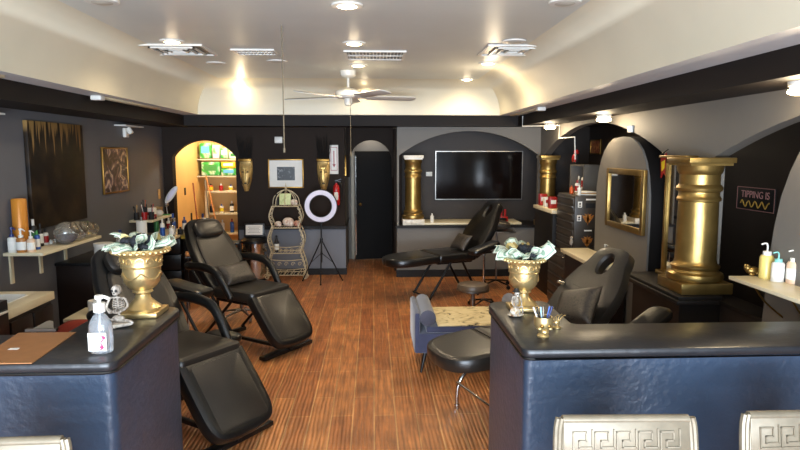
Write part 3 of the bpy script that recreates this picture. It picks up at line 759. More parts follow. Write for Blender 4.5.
# ================================================================== WIRE RACK
p = atz(288, 279, 0)
rk = thing('wire_shelf_rack', 'cream scrolled wire rack with domed top standing at the back wall', 'rack', (p.x, 9.15, 0)); rk.scale = (.9, 1, 1)
hw = [(.33, 0.03), (.30, .10), (.335, .2), (.33, .32), (.27, .42), (.25, .48), (.30, .60), (.30, .70), (.235, .79), (.22, .84), (.27, .95), (.265, 1.05), (.20, 1.14), (.24, 1.17)]
hw = [(.32, 0.03), (.325, .22), (.265, .40), (.25, .45), (.305, .62), (.25, .78), (.225, .83), (.275, .97), (.22, 1.12)]
for s in (-1, 1):
    for d in (-.13, .13):
        B().tube([(s * w * .96, d, z) for w, z in hw], 0.011, 7, smooth=4).obj('upright', M['wirecream'], rk)
    b = B()
    for k in range(16):      # twisted side weave
        z = .08 + k * .065; 
        def W(z):
            for (w0, z0), (w1, z1) in zip(hw[:-1], hw[1:]):
                if z0 <= z <= z1: return w0 + (w1 - w0) * (z - z0) / (z1 - z0)
            return .22
        b.tube([(s * W(z) * .97, -.13, z), (s * (W(z + .03) * .97 + .02), 0, z + .03), (s * W(z) * .97, .13, z)], 0.006, 5, smooth=2)
        b.tube([(s * (W(z)) * .97, -.135, z), (s * (W(z) * .97 - .035), -.135, z + .03), (s * W(z + .06) * .97, -.135, z + .06)], 0.006, 5, smooth=2)
    b.obj('side_scrolls', M['wirecream'], rk)
for z, w in ((.09, .31), (.42, .26), (.80, .235), (1.12, .22)):
    b = B(); b.tube([(-w, -.14, z), (w, -.14, z), (w, .14, z), (-w, .14, z)], 0.008, 6, closed=True)
    for k in range(11): x = -w + 2 * w * (k + .5) / 11; b.cyl((x, -.14, z), (x, .14, z), .004, n=5)
    b.obj('wire_shelf', M['wirecream'], rk)
for z, w in ((.12, .28), (.26, .28), (.46, .24)):
    b = B()
    n_ = 5
    for k in range(n_):
        x = -w + 2 * w * (k + .5) / n_; 
        if z < .2: b.tube([(x - .04, -.15, z - .03), (x + .03, -.15, z + .06)], .006, 5)
        else:
            b.tube([(x + .035 * math.cos(t_) * (1 - t_ / 9), -.15, z + .035 * math.sin(t_) * (1 - t_ / 9)) for t_ in [i * .6 for i in range(14)]], .0045, 5)
    b.tube([(-w, -.15, z + .07), (0, -.15, z + .05), (w, -.15, z + .07)], .006, 5, smooth=4)
    b.obj('front_scrollwork', M['wirecream'], rk)
b = B()
for k in range(8):
    a_ = PI * 2 * k / 8; b.tube([(.22 * math.cos(a_), .14 * math.sin(a_), 1.12), (.20 * math.cos(a_), .13 * math.sin(a_), 1.24), (.10 * math.cos(a_), .07 * math.sin(a_), 1.33), (0, 0, 1.36)], .007, 5, smooth=4)
b.ell((0, 0, 1.38), .02); b.cyl((0, 0, 1.38), (0, 0, 1.46), .012, .003); b.obj('dome', M['wirecream'], rk)
for s in (-1, 1):
    b = B(); b.tube([(s * .32 + .05 * s * math.cos(t_) * (1 - t_ / 11) , -.15, .07 + .05 * math.sin(t_) * (1 - t_ / 11)) for t_ in [i * .5 for i in range(18)]], .009, 6); b.obj('scroll_foot', M['wirecream'], rk)
rx, ry = p.x, 9.15
tag(B().cbox((0, 0, .085), (.17, .02, .17), .004, rx=-.15).obj('green_card', patchy('pale_green_card', ['#9ab068', '#d5dca4', '#c8d293'], 14, .6), loc=(rx - .01, ry - .02, 1.132)), 'pale green card on the top shelf of the wire rack', 'card')
def shell(x, z, s, label, m='bone', grp='shells and stones on the wire rack'):
    b = B(); b.ell((0, 0, s * .8), s, s * .7, s * .8, pw=.9); b.ell((s * .5, -s * .3, s * .6), s * .5, s * .4, s * .6)
    tag(b.obj('decorative_shell', M[m] if isinstance(m, str) else m, loc=(rx + x, ry - .03, z)), label, 'ornament', grp)
shellm = patchy('pink_and_cream_shell', ['#b88a74', '#dccab8', '#e8ddd0'], 30, .5)
shell(.12, 1.13, .055, 'pinkish shell at the right of the top rack shelf', shellm)
shell(.03, .81, .085, 'large round cream shell in the middle of the second rack shelf', shellm)
shell(-.12, .81, .05, 'small shell left on the second rack shelf', shellm)
shell(.16, .81, .055, 'reddish shell right on the second rack shelf', patchy('coral_stone', ['#8a3f2c', '#c98a70', '#d9b8a0'], 25, .6))
tag(B().lathe([(0, 0), (.03, 0), (.033, .1), (.02, .13), (.022, .16), (0, .17)]).obj('dark_ornament', M['outline'], loc=(rx - .13, ry - .02, 1.13)), 'dark small vase left on the top rack shelf', 'vase')
tag(B().lathe([(0, 0), (.02, 0), (.02, .1), (.008, .12), (.008, .14), (0, .14)]).obj('gold_vial', M['brass'], loc=(rx + .19, ry + .04, .81)), 'gold vial at the right end of the second rack shelf', 'bottle')
r = thing('rack_bottle', 'dark bottle with white label on the third rack shelf', 'bottle', (rx - .15, ry - .03, .43))
B().lathe([(0, 0), (.035, 0), (.035, .14), (.015, .19), (.015, .24), (0, .245)]).obj('bottle_body', M['outline'], r)
B().lathe([(.0355, .03), (.036, .03), (.036, .12), (.0355, .12)]).obj('label', M['paper'], r)
# chrome bin with framed notice on top
p = atz(258, 280, 0)
r = thing('pedal_bin', 'chrome pedal bin with black lid against the back wall', 'bin', (p.x - 0.05, 9.2, 0))
B().lathe([(0, .03), (.19, .03), (.19, .56), (0, .56)], n=28).obj('bin_body', M['chrome'], r)
B().lathe([(0, 0), (.195, 0), (.195, .03), (0, .03)], n=28).obj('base_ring', M['blackplastic'], r)
B().lathe([(.2, .56), (.2, .60), (.16, .64), (0, .645)][::-1], n=28).obj('lid', M['blackplastic'], r)
r = thing('notice_frame', 'white printed notice in a black frame on top of the chrome bin', 'sign', (p.x - 0.04, 9.15, .646))
b = B(); b.cbox((0, 0, .11), (.30, .02, .2), .004, rx=-.12); b.cbox((0, .05, .01), (.2, .1, .02), .004); b.obj('black_frame', M['blackplastic'], r)
B().cbox((0, -.0145, .112), (.25, .006, .15), rx=-.12).obj('paper_sheet', M['paper'], r)
b = B()
for k in range(5): b.cbox((0, -.0185 + (.16 - .02 * k - .112) * .12, .155 - .02 * k), (.18 - .03 * (k % 2), .001, .005), rx=-.12)
b.obj('print_lines', M['gray7'], r)
# dark step stools/shelf beside bin
b = B()
for z in (.28, .42, .56): b.box(-.2, .2, -.15, .15, z, z + .03, .004)
for x in (-.19, .17):
    for y in (-.14, .12): b.box(x, x + .02, y, y + .02, 0, .56)
q = aty(228, 250, 9.1)
tag(b.obj('open_shelf_unit', M['blackplastic'], loc=(q.x, 9.1, 0)), 'low dark open shelf unit left of the chrome bin', 'shelf')
# ring light
p = atz(322, 279, 0); RLx, RLy = p.x + .02, 8.9
r = thing('ring_light', 'white ring light on a black tripod in front of the back wall', 'ring light', (RLx, RLy, 0))
zc = aty(320, 206, RLy).z
b = B(); n_ = 48; R0, R1 = .16, .236
lo = []
for (rr, y) in ((R0, 0), (R1, 0), (R1 + .01, -.015), (R1, -.03), (R0, -.03), (R0 - .01, -.015)):
    lo.append([(rr * math.cos(2 * PI * i / n_), y, zc + rr * math.sin(2 * PI * i / n_)) for i in range(n_)])
b.quadloop(lo, close_v=True); b.obj('ring', M['blackplastic'], r)
b = B(); lo = [[(rr * math.cos(2 * PI * i / n_), y, zc + rr * math.sin(2 * PI * i / n_)) for i in range(n_)] for rr, y in ((R0 + .004, -.03), (R0 + .008, -.038), (R1 - .008, -.038), (R1 - .004, -.03))]
b.quadloop(lo, close_v=True); b.obj('diffuser', M['ringface'], r)
b = B(); b.cyl((0, 0, .3), (0, 0, zc - .24), .012); b.cyl((0, 0, zc - .33), (0, 0, zc - .24), .018); b.cyl((0, 0, .62), (0, 0, .66), .022); b.cyl((0, 0, .42), (0, 0, .45), .02); b.obj('pole', M['blackmetal'], r)
for k in range(3):
    a_ = 2 * PI * k / 3 + .52 + PI / 2 * 0
    b = B(); x, y = .34 * math.cos(a_), .34 * math.sin(a_) * .6; b.cyl((0, 0, .64), (x, y, .012), .009); b.cyl((x * .55, y * .55, .29), (0, 0, .44), .005); b.ell((x, y, .012), .014); b.obj('leg', M['blackmetal'], r)

# ================================================================== STOCK ROOM CONTENTS
SY = 11.05
sx0, sx1 = aty(209, 200, SY).x, -1.77
r = thing('storage_shelving', 'white shelving unit in the stock room beyond the arch', 'shelving', ((sx0 + sx1) / 2, SY, 0)); w = (sx1 - sx0) / 2
zs = [aty(215, y_, SY - .15).z for y_ in (233, 213, 191, 176, 159)]
for s in (-1, 1): B().box(s * w - .025, s * w + .025, -.17, -.13, 0, zs[2]).obj('upright', M['whitelam'], r)
for z in zs[:3]: B().box(-w, w, -.15, .2, z - .03, z).obj('shelf_board', M['whitelam'], r)
for z in zs[3:]: B().box(-w - .22, w, -.1, .25, z - .02, z).obj('shelf_board', M['whitelam'], r)
def carton(px0, py0, px1, py1, Y, m, label, name='paper_towel_pack', cat='package', d=.25, grp='green and white packs on the top stock room shelves', stripes=None):
    a, c = aty(px0, py0, Y), aty(px1, py1, Y); w = (c.x - a.x) / 2; h = a.z - c.z
    r = thing(name, label, cat, ((a.x + c.x) / 2, Y, c.z), 0, grp)
    B().box(-w, w, 0, d, 0, h, min(.015, h * .2)).obj('wrapper', m, r)
    if stripes: B().box(-w * .7, w * .7, -.002, 0, h * .35, h * .8).obj('printed_panel', stripes, r)
SS = SY - .1
carton(199, 143, 211, 158.5, SS, M['packgreen'], 'green wrapped pack at the left of the top stock room shelf', stripes=M['packblue'])
carton(212, 145, 219, 158.5, SS, M['paper'], 'white pack second from left on the top stock room shelf', stripes=M['packgreen'])
carton(220, 148, 228, 158.5, SS, M['packgreen'], 'small green and white pack on the top stock room shelf', stripes=M['paper'])
carton(229, 152, 237, 158.5, SS, M['paper'], 'white pack at the right end of the top stock room shelf', stripes=M['green'])
carton(201, 162, 220, 175.5, SS, M['packgreen'], 'wide green pack on the second stock room shelf', stripes=M['green'])
carton(221, 162, 235, 168, SS, M['packyellow'], 'yellow box lying on the second stock room shelf', stripes=M['paper'])
carton(221, 168.5, 236, 175.5, SS, M['packgreen'], 'green and blue box under the yellow box', stripes=M['packblue'])
def bottle(loc, h, r_, body, cap, label, lab=None, pump=False, grp=None, name='bottle', cat='bottle', n=14, squat=.62, neck=.35, sq=1.0):
    r = thing(name, label, cat, loc, 0, grp)
    hb = h * squat if pump else h * .78
    B().lathe([(0, 0), (r_ * .95, 0), (r_, r_ * .15), (r_, hb * .88), (r_ * .85, hb * .96), (r_ * neck, hb), (0, hb)], n=n, sy=sq).obj('bottle_body', M[body] if isinstance(body, str) else body, r)
    if lab: B().lathe([(r_ * .9, hb * .18), (r_ * 1.015, hb * .18), (r_ * 1.015, hb * .72), (r_ * .9, hb * .72)], n=n, sy=sq).obj('label', M[lab], r)
    b = B()
    if pump:
        b.lathe([(0, hb), (r_ * .5, hb), (r_ * .5, hb + h * .1), (r_ * .18, hb + h * .11), (r_ * .18, h * .95), (0, h * .95)], n=12)
        b.tube([(0, 0, h * .95), (r_ * .5, -r_ * .2, h * .97), (r_ * 1.15, -r_ * .45, h * .9)], r_ * .14, 6, smooth=3)
        b.lathe([(0, h * .93), (r_ * .35, h * .93), (r_ * .35, h), (0, h)], n=10)
        b.obj('pump', M[cap], r)
    else:
        b.lathe([(0, hb), (r_ * neck * 1.1, hb), (r_ * neck * 1.1, h), (0, h)], n=12); b.obj('cap', M[cap], r)
    return r
cols = ['white', 'blue', 'amberliq', 'red', 'outline', 'teal', 'green2', 'paper', 'orange', 'bluejug', 'pinkliq']
cn = dict(white='white', blue='blue', amberliq='amber', red='red', outline='black', teal='teal', green2='dark green', paper='chalk white', orange='orange', bluejug='navy', pinkliq='pale pink')
ords = ['leftmost', 'second', 'third', 'fourth', 'fifth', 'sixth', 'rightmost']
for si, (z, hh, names) in enumerate(((zs[2], .13, 'upper white board'), (zs[1], .2, 'middle white board'), (zs[0], .27, 'lowest white board'))):
    rnd = random.Random(si + 3)
    for k in range(7):
        x = sx0 + .06 + (sx1 - sx0 - .12) * k / 6
        cset = [['orange', 'red', 'white', 'pinkliq', 'green2', 'red', 'paper'], ['outline', 'white', 'outline', 'amberliq', 'white', 'bluejug', 'blue'], ['white', 'white', 'blue', 'outline', 'green2', 'bluejug', 'red']][si]
        c_ = cset[k]; bottle((x, SS + .05 + rnd.uniform(-.02, .02), z), hh * rnd.uniform(.75, 1.1), .036, c_, rnd.choice(['white', 'red', 'outline', 'blue']), f'{cn[c_]} container, {ords[k]} on the {names} of the stock room shelving', lab=rnd.choice(['paper', None, 'packyellow']), grp='containers on the stock room shelving', n=10, name='storage_bottle')
# broom handles leaning
def pole(a, c, m, label, name='broom_handle', r_=.013):
    tag(B().cyl((0, 0, 0), c - a, r_, n=8).obj(name, m, loc=a), label, 'broom')
pole(aty(219, 236, 10.4), aty(206, 176, 10.8), M['wood'], 'orange-brown wooden pole leaning across the white stock room shelving')
pole(aty(199, 236, 10.3), aty(193, 183, 10.6), mat('reddish_brown_pole', '#84431f', .5), 'reddish brown pole leaning on the yellow wall')
pole(aty(211, 236, 10.6), aty(205, 180, 10.9), M['gray7'], 'grey pole between the two wooden poles in the stock room', r_=.01)
tag(B().box(0, .01, -.035, .035, 0, .12, .002).obj('wall_switch', M['trim'], loc=(XL + .1, aty(187, 185, 10.2).y, aty(187, 195, 10.2).z)), 'dark upper switch plate on the yellow wall', 'switch')
tag(B().box(0, .01, -.035, .035, 0, .12, .002).obj('wall_switch', M['trim'], loc=(XL + .1, 10.5, aty(190, 220, 10.5).z)), 'dark lower switch plate on the yellow wall', 'switch')
bottle((-2.62, 10.6, aty(200, 236, 10.6).z - .45), .5, .12, 'red', 'outline', 'red canister behind the poles in the stock room', name='canister')
pl = B().box(-.3, .3, -.2, .2, 0, aty(200, 236, 10.6).z - .45, .01); tag(pl.obj('storage_box', M['white'], loc=(-2.6, 10.65, 0)), 'pale storage box on the stock room floor under the red canister', 'box')

# ================================================================== TELEVISION
YN = YT + .62
a, c = aty(435.5, 151, YN - .06), aty(522, 199.5, YN - .06); w = (c.x - a.x) / 2; h = a.z - c.z
r = thing('television', 'large wall-mounted television with thin silver frame, switched off', 'television', ((a.x + c.x) / 2, YN - .06, c.z))
b = B(); t = .012
b.box(-w, w, 0, .03, 0, t); b.box(-w, w, 0, .03, h - t, h); b.box(-w, -w + t, 0, .03, t, h - t); b.box(w - t, w, 0, .03, t, h - t); b.obj('bezel', M['steel'], r)
B().box(-w + t, w - t, .003, .028, t, h - t).obj('screen', M['screen'], r)
B().box(-w * .5, w * .5, .03, .055, h * .2, h * .8).obj('rear_housing', M['blackplastic'], r)
p = aty(429, 174, YN); tag(B().box(-.05, .05, -.02, 0, -.035, .035, .004).obj('thermostat', M['white'], loc=(p.x, YN, p.z)), 'small white thermostat on the wall left of the television', 'thermostat')
for (px, py, h_, body, lab, txt) in ((432, 223.5, .14, 'white', None, 'little white bottle on the ledge beside the white plinth'),):
    p = aty(px, py, YT + .12); bottle((p.x, YT + .12, .80 if p.x < xh1 + .38 else .83), h_, .03, body, 'paper', txt)
# dark satchel + clutter on ledge
def lump(loc, sx, sy, sz, m, label, name='bag', cat='bag', rz=0):
    b = B(); b.ell((0, 0, sz * .55), sx, sy, sz * .55, 18, 10, .75)
    for i in range(4):
        a_ = i * 1.7; b.ell((sx * .5 * math.cos(a_), sy * .4 * math.sin(a_), sz * .7), sx * .35, sy * .4, sz * .35)
    return tag(b.obj(name, m, loc=loc, rz=rz), label, cat)
p = aty(497, 222, YT + .25)
lump((p.x, YT + .25, .83), .16, .1, .06, M['blackplastic'], 'flat black pouch on the counter board under the television')
p = aty(530, 219, YT + .2)
b = B(); b.box(-.07, .07, -.05, .05, 0, .08, .01); b.cyl((-.03, 0, .08), (-.03, 0, .16), .02); b.cyl((.03, 0, .08), (.03, .0, .19), .018)
tag(b.obj('red_caddy', M['red'], loc=(2.05, YT + .25, .83)), 'red bottles and caddy at the right end of the television counter', 'caddy')

# ================================================================== CHAIRS
def limbs(b, pts, r_, **k): b.tube(pts, r_, 10, **k)
SEATW = .27
def facial_chair(label, group, loc, rz):
    root = thing('treatment_chair', label, 'treatment chair', loc, rz, group)
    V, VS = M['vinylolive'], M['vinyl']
    ts = math.radians(36)
    # seat
    b = B(); b.T = slabT((-.27, 0, .50), (1, 0, 0), (0, 0, 1)); b.slab(rrect(.54, .56, .06, 0, .28), 0, .10, .022, .006); b.obj('seat', V, root)
    # backrest
    Tb = slabT((-.25, 0, .55), (-math.sin(ts), 0, math.cos(ts)), (math.cos(ts), 0, math.sin(ts)))
    out = halfprofile([(.25, -.02), (.27, .12), (.285, .32), (.27, .52), (.225, .68), (.19, .77), (.12, .815), (.03, .82)])
    b = B(); b.T = Tb; b.slab(out, -.06, .03, .025); b.obj('backrest', VS, root)
    inn = halfprofile([(.19, .03), (.205, .15), (.215, .32), (.205, .5), (.17, .6), (.06, .63)])
    b = B(); b.T = Tb; b.slab(inn, .02, .048, .014, .004); b.obj('back_cushion', V, root)
    b = B(); b.T = Tb @ Matrix.Translation((0, .67, .065)); b.ell((0, 0, 0), .17, .10, .045, 22, 10, .6); hp = b.obj('headrest_pillow', V, root)
    # legrest
    al = math.radians(52)
    Tl = slabT((.28, 0, .575), (math.cos(al), 0, -math.sin(al)), (math.sin(al), 0, math.cos(al)))
    lo = halfprofile([(.27, .0), (.275, .1), (.275, .34), (.262, .46), (.21, .535), (.10, .56), (.02, .562)], 4)
    b = B(); b.T = Tl; b.slab(lo, -.10, 0, .024, .006); b.obj('leg_rest', VS, root)
    b = B(); b.T = Tl; b.slab(rrect(.40, .46, .03, 0, .27), -.004, .007, .004); b.obj('leg_rest_panel', V, root)
    for s in (-1, 1):
        b = B(); b.tube([(-.50, s * .34, .80), (-.30, s * .345, .81), (-.12, s * .345, .78), (-.02, s * .34, .68), (.06, s * .33, .55)], lambda t: .042 - .008 * abs(t - .5), 12, smooth=5, flat=.75)
        b.ell((-.50, s * .34, .80), .05, .035, .04); b.ell((.06, s * .33, .55), .035, .03, .035)
        b.obj('armrest', VS, root)
        b = B(); b.cyl((-.42, s * .27, .07), (.02, s * .27, .50), .014); b.cyl((.10, s * .27, .07), (-.26, s * .27, .52), .014); b.cyl((-.42, s * .27, .03), (-.42, s * .27, .07), .02); b.cyl((-.20, s * .33, .47), (-.46, s * .34, .78), .012)
        b.obj('leg', M['blackmetal'], root)
    b = B(); b.box(-.46, .52, -.02, .02, .03, .06, .006); b.box(-.45, -.40, -.30, .30, .01, .05, .006); b.box(.42, .50, -.33, .33, .01, .045, .006); b.box(-.25, .25, -.22, .22, .46, .50, .01)
    b.cyl((.3, 0, .05), (.42, 0, .32), .014)
    b.obj('base_frame', M['blackmetal'], root)
    return root
RZL = math.atan2(-.57, .82)
cB = facial_chair('reclined black treatment chair in the middle left with a cushion on its seat', 'black treatment chairs on the left side', (-1.21, 5.98, 0), RZL)
cA = dup(cB, (-1.30, 4.12, 0), RZL, 'black treatment chair nearest the left counter, leg rest lowest in the photo', 'black treatment chairs on the left side')
def throw_pillow(loc, rot, w, h, d, m, label, name='cushion'):
    b = B(); n_ = 14; lo = []
    for j in range(n_ + 1):
        v = -1 + 2 * j / n_; top = []; bot = []
        for i in range(n_ + 1):
            u = -1 + 2 * i / n_; e = (1 - u ** 4) * (1 - v ** 4); k = 1 - .08 * (1 - abs(u)) * abs(v) ** 2; q = d / 2 * max(e, 0) ** .55 + .002
            top.append((u * w / 2 * (1 - .07 * (1 - v * v)), v * h / 2 * (1 - .07 * (1 - u * u)), q)); bot.append((top[-1][0], top[-1][1], -q))
        lo.append(top + bot[::-1])
    b.quadloop(lo); o = b.obj(name, m, loc=loc, sharp=70); o.rotation_euler = rot
    return tag(o, label, 'cushion')
def local(root, p):
    return Vector(root.location) + Matrix.Rotation(root.rotation_euler.z, 3, 'Z') @ Vector(p)
def place_pillow(root, lx, lz, tilt, w, h, d, m, label, ly=0, roll=0):
    p = local(root, (lx, ly, lz)); R = Matrix.Rotation(root.rotation_euler.z, 3, 'Z') @ Matrix.Rotation(PI / 2 - tilt, 3, 'Y') @ Matrix.Rotation(PI / 2 + roll, 3, 'Z')
    return throw_pillow(p, R.to_euler(), w, h, d, m, label)
place_pillow(cB, -.19, .705, math.radians(42), .40, .24, .11, M['velvet'], 'dark grey rectangular cushion on the middle left treatment chair')
# hand paddle next to chair A
p = atz(224, 340, .5)
r = thing('arm_paddle', 'round black padded arm paddle beside the near left treatment chair', 'armrest', (p.x, p.y, 0), RZL)
b = B(); b.slab(rrect(.30, .17, .08), .50, .555, .02, .004); b.obj('pad', M['vinyl'], r)
b = B(); b.cyl((0, 0, .03), (0, 0, .5), .014); b.lathe([(0, 0), (.11, 0), (.11, .015), (.02, .03), (0, .03)]); b.obj('stand', M['blackmetal'], r)
# armrest stand with a pad (left)
def arm_stand(px, py, z, rz, label, foot='casters', L_=.46, W_=.2, tilt=.12, post='chrome', loc=None):
    p = Vector(loc) if loc else atz(px, py, z)
    r = thing('armrest_stand', label, 'armrest stand', (p.x, p.y, 0), rz, 'padded tattoo armrests on stands')
    b = B(); b.T = Matrix.Translation((0, 0, z - .05)) @ Matrix.Rotation(tilt, 4, 'Y')
    b.slab(rrect(L_, W_, .07), -.02, .045, .02, .008); b.obj('pad', M['vinyl'], r)
    B().box(-.08, .08, -.05, .05, z - .10, z - .075).obj('mount', M['chrome'], r)
    B().cyl((0, 0, .08), (0, 0, z - .08), .014).obj('pole', M[post], r)
    for k in range(4):
        a_ = PI / 2 * k + .4; b = B(); x, y = .2 * math.cos(a_), .2 * math.sin(a_); b.cyl((0, 0, .1), (x, y, .06), .013, .009); b.cyl((x, y, .06), (x, y, .03), .006); b.cyl((x, y - .01, .025), (x, y + .01, .025), .025, n=12); b.obj('leg', M['blackmetal'], r)
    return r
arm_stand(187, 284, .82, math.radians(-28), 'padded black armrest on a stand between the two left treatment chairs')
arm_stand(491, 248, .78, math.radians(25), 'padded black armrest beside the far treatment table', loc=(1.36, 7.35, .78), L_=.42, W_=.2, tilt=-.25)

def tattoo_table(label, group, loc, rz, metal, legtilt=0.0, ts=math.radians(34), ll=.64):
    root = thing('treatment_table', label, 'treatment table', loc, rz, group)
    V = M['vinyl'] if metal == 'blackmetal' else M['vinylolive']
    b = B(); b.T = slabT((-.27, 0, .50), (1, 0, 0), (0, 0, 1)); b.slab(rrect(.58, .56, .04, 0, .28), 0, .10, .02, .006); b.obj('seat', V, root)
    Tb = slabT((-.27, 0, .56), (-math.sin(ts), 0, math.cos(ts)), (math.cos(ts), 0, math.sin(ts)))
    out = halfprofile([(.28, -.02), (.295, .1), (.305, .26), (.30, .42), (.255, .56), (.205, .66), (.185, .73), (.15, .79), (.08, .815), (.02, .818)])
    b = B(); b.T = Tb; b.ringslab(out, (0, .655), (.055, .085), -.075, .02, .018); b.obj('backrest', V, root)
    b = B()
    for k in range(5):
        v = .20 + k * .055; b.T = Tb; b.tube([(-.17, v, .021), (0, v - .012, .022), (.17, v, .021)], .0022, 5, smooth=3)
    b.obj('stitching', M['vinylside'], root)
    Tl = slabT((.29, 0, .60), (math.cos(legtilt), 0, -math.sin(legtilt)), (math.sin(legtilt), 0, math.cos(legtilt)))
    q_ = ll / .64; lo = halfprofile([(.285, .0), (.29, .12 * q_), (.285, .38 * q_), (.24, .53 * q_), (.16, .61 * q_), (.06, ll), (.01, ll + .001)], 4)
    b = B(); b.T = Tl; b.slab(lo, -.10, 0, .024, .006); b.obj('leg_rest', V, root)
    m = M[metal]
    for s in (-1, 1):
        b = B()
        if metal == 'blackmetal':
            b.cyl((.40, s * .22, .02), (.08, s * .22, .50), .016); b.cyl((-.34, s * .22, .02), (-.08, s * .22, .5), .016)
        else:
            b.tube([(.16, s * .24, .50), (.28, s * .25, .34), (.40, s * .25, .22), (.43, s * .25, .12), (.43, s * .25, .015)], .015, 10, smooth=5); b.cyl((.43, s * .25, 0), (.43, s * .25, .03), .02)
            b.tube([(-.18, s * .24, .50), (-.30, s * .25, .34), (-.40, s * .25, .22), (-.43, s * .25, .12), (-.43, s * .25, .015)], .015, 10, smooth=5)
            b.cyl((.36, s * .25, .26), (-.36, s * .25, .26), .01)
        b.obj('leg', m, root)
    b = B(); b.box(-.24, .28, -.23, .23, .47, .50, .01); b.cyl((.43 if metal != 'blackmetal' else .4, -.25, .2 if metal != 'blackmetal' else .04), (.43 if metal != 'blackmetal' else .4, .25, .2 if metal != 'blackmetal' else .04), .01)
    b.obj('under_frame', m, root)
    b = B(); b.cyl((-.50, -.22, .88), (-.50, -.305, .88), .012); b.obj('tilt_bolt', M['chrome'], root)
    return root
cC = tattoo_table('long black treatment table with face hole in front of the television wall', 'tattoo tables on the right', (1.0, 8.02, 0), math.radians(180 + 23), 'blackmetal', .06)
cD = tattoo_table('black treatment table with face hole and chrome legs behind the right counter', 'tattoo tables on the right', (1.11, 4.27, 0), math.radians(180 + 20), 'chrome', 0.10, math.radians(42), .46)
place_pillow(cC, -.20, .71, math.radians(36), .34, .24, .10, M['velvet'], 'small black shiny cushion on the far treatment table')
place_pillow(cD, -.30, .80, math.radians(38), .36, .32, .13, M['velvet'], 'crushed black velvet cushion on the right treatment table', ly=.17, roll=.35)
# side arm of table D
r = thing('arm_paddle', 'padded black arm paddle at the right of the near treatment table', 'armrest', (1.88, 3.95, 0), math.radians(30))
b = B(); b.T = Matrix.Translation((0, 0, .74)) @ Matrix.Rotation(-.35, 4, 'Y'); b.slab(rrect(.34, .18, .07), 0, .06, .02, .006); b.obj('pad', M['vinyl'], r)
b = B(); b.cyl((0, 0, .03), (0, 0, .75), .014); b.lathe([(0, 0), (.16, 0), (.16, .015), (.02, .03), (0, .03)]); b.obj('stand', M['blackmetal'], r)

def stool(loc, label, seatm, zt=.52, group='round work stools'):
    r = thing('round_stool', label, 'stool', loc, 0, group)
    B().lathe([(0, zt - .09), (.14, zt - .09), (.17, zt - .07), (.175, zt - .04), (.16, zt - .01), (.12, zt), (0, zt + .004)], n=28).obj('seat', seatm, r)
    B().lathe([(.172, zt - .078), (.18, zt - .078), (.18, zt - .066), (.172, zt - .066)], n=28).obj('seat_band', M['steel'], r)
    b = B(); b.cyl((0, 0, .09), (0, 0, zt - .09), .022); b.cyl((0, 0, .2), (0, 0, .32), .03); b.obj('gas_column', M['steel'], r)
    for k in range(5):
        a_ = 2 * PI * k / 5 + .3; x, y = .24 * math.cos(a_), .24 * math.sin(a_)
        b = B(); b.cyl((0, 0, .11), (x, y, .07), .017, .011); b.cyl((x, y, .07), (x, y, .03), .007); b.cyl((x - .012, y, .027), (x + .012, y, .027), .027, n=12); b.obj('caster_leg', M['steel'], r)
    return r
p = atz(473, 283, .50)
stool((p.x, p.y, 0), 'brown round stool beside the far treatment table', mat('brown_stool_vinyl', '#5a4a3a', .35), .50)
stool((-1.52, 6.95, 0), 'dark round stool behind the middle left treatment chair', M['vinyl'], .46)
# tray stand with black bag
r = thing('tray_stand', 'grey wheeled tray stand near the far corner', 'tray table', (1.75, 8.5, 0))
B().box(-.24, .24, -.16, .16, .79, .81, .006).obj('tray', M['steel'], r)
B().cyl((0, 0, .08), (0, 0, .79), .013).obj('pole', M['steel'], r)
for k in range(4):
    a_ = PI / 2 * k + .6; b = B(); x, y = .24 * math.cos(a_), .24 * math.sin(a_); b.cyl((0, 0, .1), (x, y, .06), .013, .009); b.cyl((x, y - .012, .027), (x, y + .012, .027), .027, n=12); b.obj('leg', M['blackmetal'], r)
lump((1.72, 8.5, .811), .22, .13, .13, M['velvet'], 'slouchy black bag lying on the tray stand')
q = aty(482, 214, 8.75)

# velvet bench
bx0, bx1, by0, by1 = .35, 1.42, 5.08, 5.72
r = thing('velvet_bench', 'slate blue velvet bench with rolled bolster arm', 'bench', ((bx0 + bx1) / 2, (by0 + by1) / 2, 0)); hw_, hd = (bx1 - bx0) / 2, (by1 - by0) / 2
B().box(-hw_ + .02, hw_ - .02, -hd, hd, .18, .36, .02).obj('base', M['navy'], r)
B().box(-hw_ + .1, hw_ - .1, -hd, hd, .36, .42, .02).obj('seat_cushion', M['navy'], r)
for s in (-1, 1):
    B().box(s * hw_ - .05 if s > 0 else -hw_ , s * hw_ if s > 0 else -hw_ + .05, -hd, hd, .18, .54, .02).obj('arm', M['navy'], r)
    b = B(); x = s * (hw_ - .115); b.cyl((x, -hd + .01, .49), (x, hd - .01, .49), .070, n=20); b.ell((x, -hd + .012, .49), .069, .015, .069); b.obj('bolster', M['navyfront'], r)
    for d_ in (-1, 1):
        B().cyl((s * (hw_ - .10), d_ * (hd - .07), .18), (s * (hw_ - .06), d_ * (hd - .04), 0), .02, .010).obj('leg', M['blackmetal'], r)
b = B(); b.box(-hw_ + .20, hw_ - .19, -hd - .004, hd, .421, .429, .003)
tag(b.obj('printed_throw', M['tapestry'], loc=r.location), 'cream floral print cloth spread on the velvet bench seat', 'throw')

